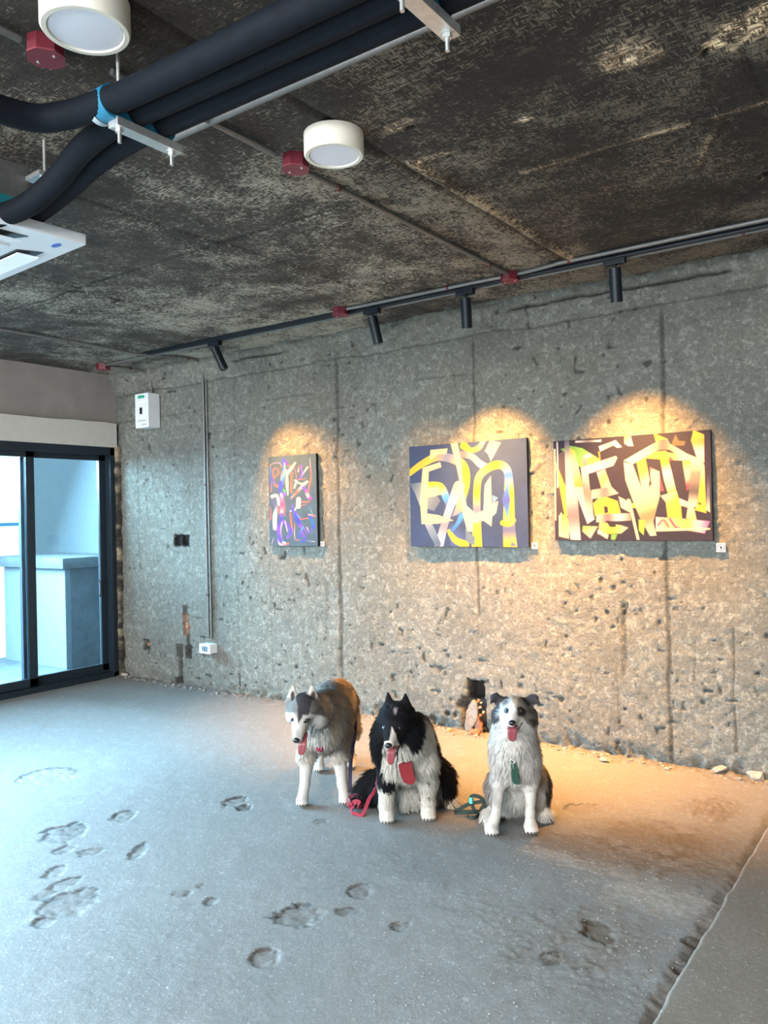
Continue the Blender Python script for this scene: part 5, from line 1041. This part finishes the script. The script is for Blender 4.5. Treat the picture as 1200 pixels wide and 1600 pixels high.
def rel(*p): return [Vector(q)-po for q in p]
B().strap(rel(W(D2, 592, 1207, .10), W(D2, 590, 1222, .085), W(D2, 584, 1238, .075), W(D2, 577, 1248, .07), W(D2, 566, 1252.5, .07, .012), W(D2, 556, 1251, .08, .012), W(D2, 549, 1247, .09, .012)), .016, [rh, Z, Z, Z], .003).out('hanging_strap', M_PINK, pk, True)
B().strap(rel(W(D2, 549, 1247, .09, .014), W(D2, 550, 1240, .12, .02), W(D2, 548, 1233, .14, .03), W(D2, 556, 1221, .14, .045), W(D2, 562, 1224, .13, .04), W(D2, 560, 1233, .12, .02)), .024, [Z, rh, Z, Z], .003).out('red_loop', M_PINK, pk, True)
B().strap(rel(W(D2, 543, 1218, .16, .02), W(D2, 545, 1206, .17, .055), W(D2, 553, 1203.5, .17, .065), W(D2, 563, 1207, .16, .055), W(D2, 566, 1216, .15, .02)), .018, [rh, Z, Z, Z], .003).out('handle_loop', plain('pink_edged_black_webbing', (.16, .03, .05), .6, 0, .5), pk, True)
gk = empty('leash', W(D3, 735, 1245, .22, 0), 0, 'dark green leash heaped on the floor between the black dog and the merle dog', 'leash', 'leashes'); po = Vector(gk.location)
G = lambda x, y, u=None, f=.22: W(D3, x, y, f, u)
for pts, w in (([G(760, 1222, .06), G(748, 1214, .085), G(738, 1212, .09), G(734, 1217, .075), G(737, 1228, .05), G(742, 1242, .02), G(752, 1246, .012)], .017), ([G(709, 1243, .02), G(718, 1237, .03), G(730, 1228, .05), G(745, 1224, .06), G(757, 1225, .06), G(752, 1238, .03), G(749, 1246, .015)], .017),
               ([G(709, 1243, .015), G(722, 1246, .015), G(738, 1249, .016), G(752, 1250, .016)], .020), ([G(730, 1250, .012, .2), G(733, 1259, .010, .17), G(742, 1259, .010, .17), G(748, 1252, .012, .2), G(756, 1246, .02), G(762, 1236, .05)], .016)):
    B().strap(rel(*pts), w, [Z, Z], .003).out('strap', M_DGR, gk, True)
b = B(); q = G(736, 1220, .07); b.box(q-po-Vector((.009, .009, .014)), q-po+Vector((.009, .005, .014)), .002); b.out('buckle', plain('pale_teal_buckle', (.10, .42, .36), .4), gk)
def rock(b, c, r, sd):                                          # angular broken lump
    q = random.Random(int(sd*1000)+5); vs = []
    for i in range(13):
        d = Vector((q.gauss(0, 1), q.gauss(0, 1), q.gauss(0, 1))).normalized()*q.uniform(.75, 1.05); vs.append(b.bm.verts.new(Vector(c)+Vector((d.x*r[0], d.y*r[1], d.z*r[2]))))
    g = bmesh.ops.convex_hull(b.bm, input=vs); bmesh.ops.delete(b.bm, geom=[v for v in g['geom_interior'] if isinstance(v, bmesh.types.BMVert)], context='VERTS')
b = B(); rr = random.Random(4)
for i in range(420):
    x = rr.uniform(-6.0, -.5); s_ = rr.choice((.004, .006, .008, .012, .018))*rr.uniform(.7, 1.2); y = ROOM_Y-.02-abs(rr.gauss(0, .045))
    rock(b, (x, y, s_*.3), (s_, s_*rr.uniform(.6, 1), s_*.6), i*.37)
for i in range(450):
    c = Vector((-1.15, 2.6, 0))+Vector((rr.gauss(0, .22), rr.gauss(0, .32), 0)); s_ = rr.uniform(.0015, .0045)
    if c.x < SLAB_X-.03: rock(b, (c.x, c.y, s_*.3), (s_, s_*.8, s_*.5), i*.53)
tag(b.out('rubble', M_RUBBLE, None), 'cement crumbs and grit along the foot of the painted wall', 'rubble', kind='stuff')
for i, (px, py, r_, m, lab) in enumerate(((196, 1056, .045, M_RUBBLE, 'pale lump of cement in the corner beside the door frame'), (1132, 1205, .055, M_RUBBLE, 'flat chunk of cement against the wall foot at the right'), (1182, 1216, .065, M_RUBBLE, 'largest cement chunk at the wall foot near the right edge'),
        (742, 1148, .05, M_BRICK, 'orange-brown chunk of brick below the square wall cavity'), (772, 1150, .04, M_BRICK, 'small brick chunk at the wall foot behind the merle dog'), (945, 1190, .04, M_RUBBLE, 'pale plaster chunk against the wall foot under the widest painting'))):
    c = hit(px, py, 2, 0); c.y = min(c.y, ROOM_Y-.01); b = B(); rock(b, (0, 0, 0), (r_, r_*.6, r_*.5), i*1.3+.4); o = b.out('rubble_chunk', m, None); o.location = (c.x, c.y, r_*.3); tag(o, lab, 'rubble chunk', 'loose chunks at the wall foot')
# broken brick and mortar inside the cavity
def fill():
    t = empty('wall_cavity_fill', (-2.52, ROOM_Y+.02, 0), 0, 'broken mortar and orange brick filling the cavity at the wall foot', 'broken masonry')
    for nm, m, pts in (('mortar_slab', M_RUBBLE, [(-.075, .0), (-.03, .01), (.02, .09), (.015, .18), (-.02, .20), (-.065, .11)]), ('brick_shard', M_BRICK, [(.0, .0), (.05, .0), (.045, .06), (.02, .10), (-.01, .05)])):
        b = B(); b.prism([(x, -.015, z) for x, z in pts], (0, .03, 0)); bmesh.ops.subdivide_edges(b.bm, edges=b.bm.edges[:], cuts=4, use_grid_fill=True)
        for v in b.bm.verts: v.co += Vector([(float(fbm(v.co.x+k*3, v.co.y+2, v.co.z+5, 30, 2, k))-.5)*.022 for k in range(3)])
        b.out(nm, m, t)
    for i, (x, z, r_, m) in enumerate(((.02, .20, .018, M_BRICK), (.045, .19, .015, M_RUBBLE), (.03, .16, .02, M_RUBBLE), (.05, .13, .02, M_RUBBLE), (.035, .11, .016, M_BRICK), (-.03, .02, .022, M_BRICK), (.04, .02, .02, M_BRICK))):
        b = B(); rock(b, (x, .0, z), (r_, r_, r_*.8), i+.2); b.out('fragment', m, t)
fill()
def brickbits():
    for x, z, r_, lab in ((-5.235, .50, .028, 'orange brick showing in the upper chase left of the socket box'), (-5.745, .305, .024, 'orange brick in the small square wall hole near the door')):
        b = B(); rock(b, (0, 0, 0), (r_, .016, r_*1.3), z*7); o = b.out('exposed_brick', M_BRICK, None); o.location = (x, ROOM_Y+.012, z); tag(o, lab, 'exposed brick', 'exposed bricks in the wall')
brickbits()
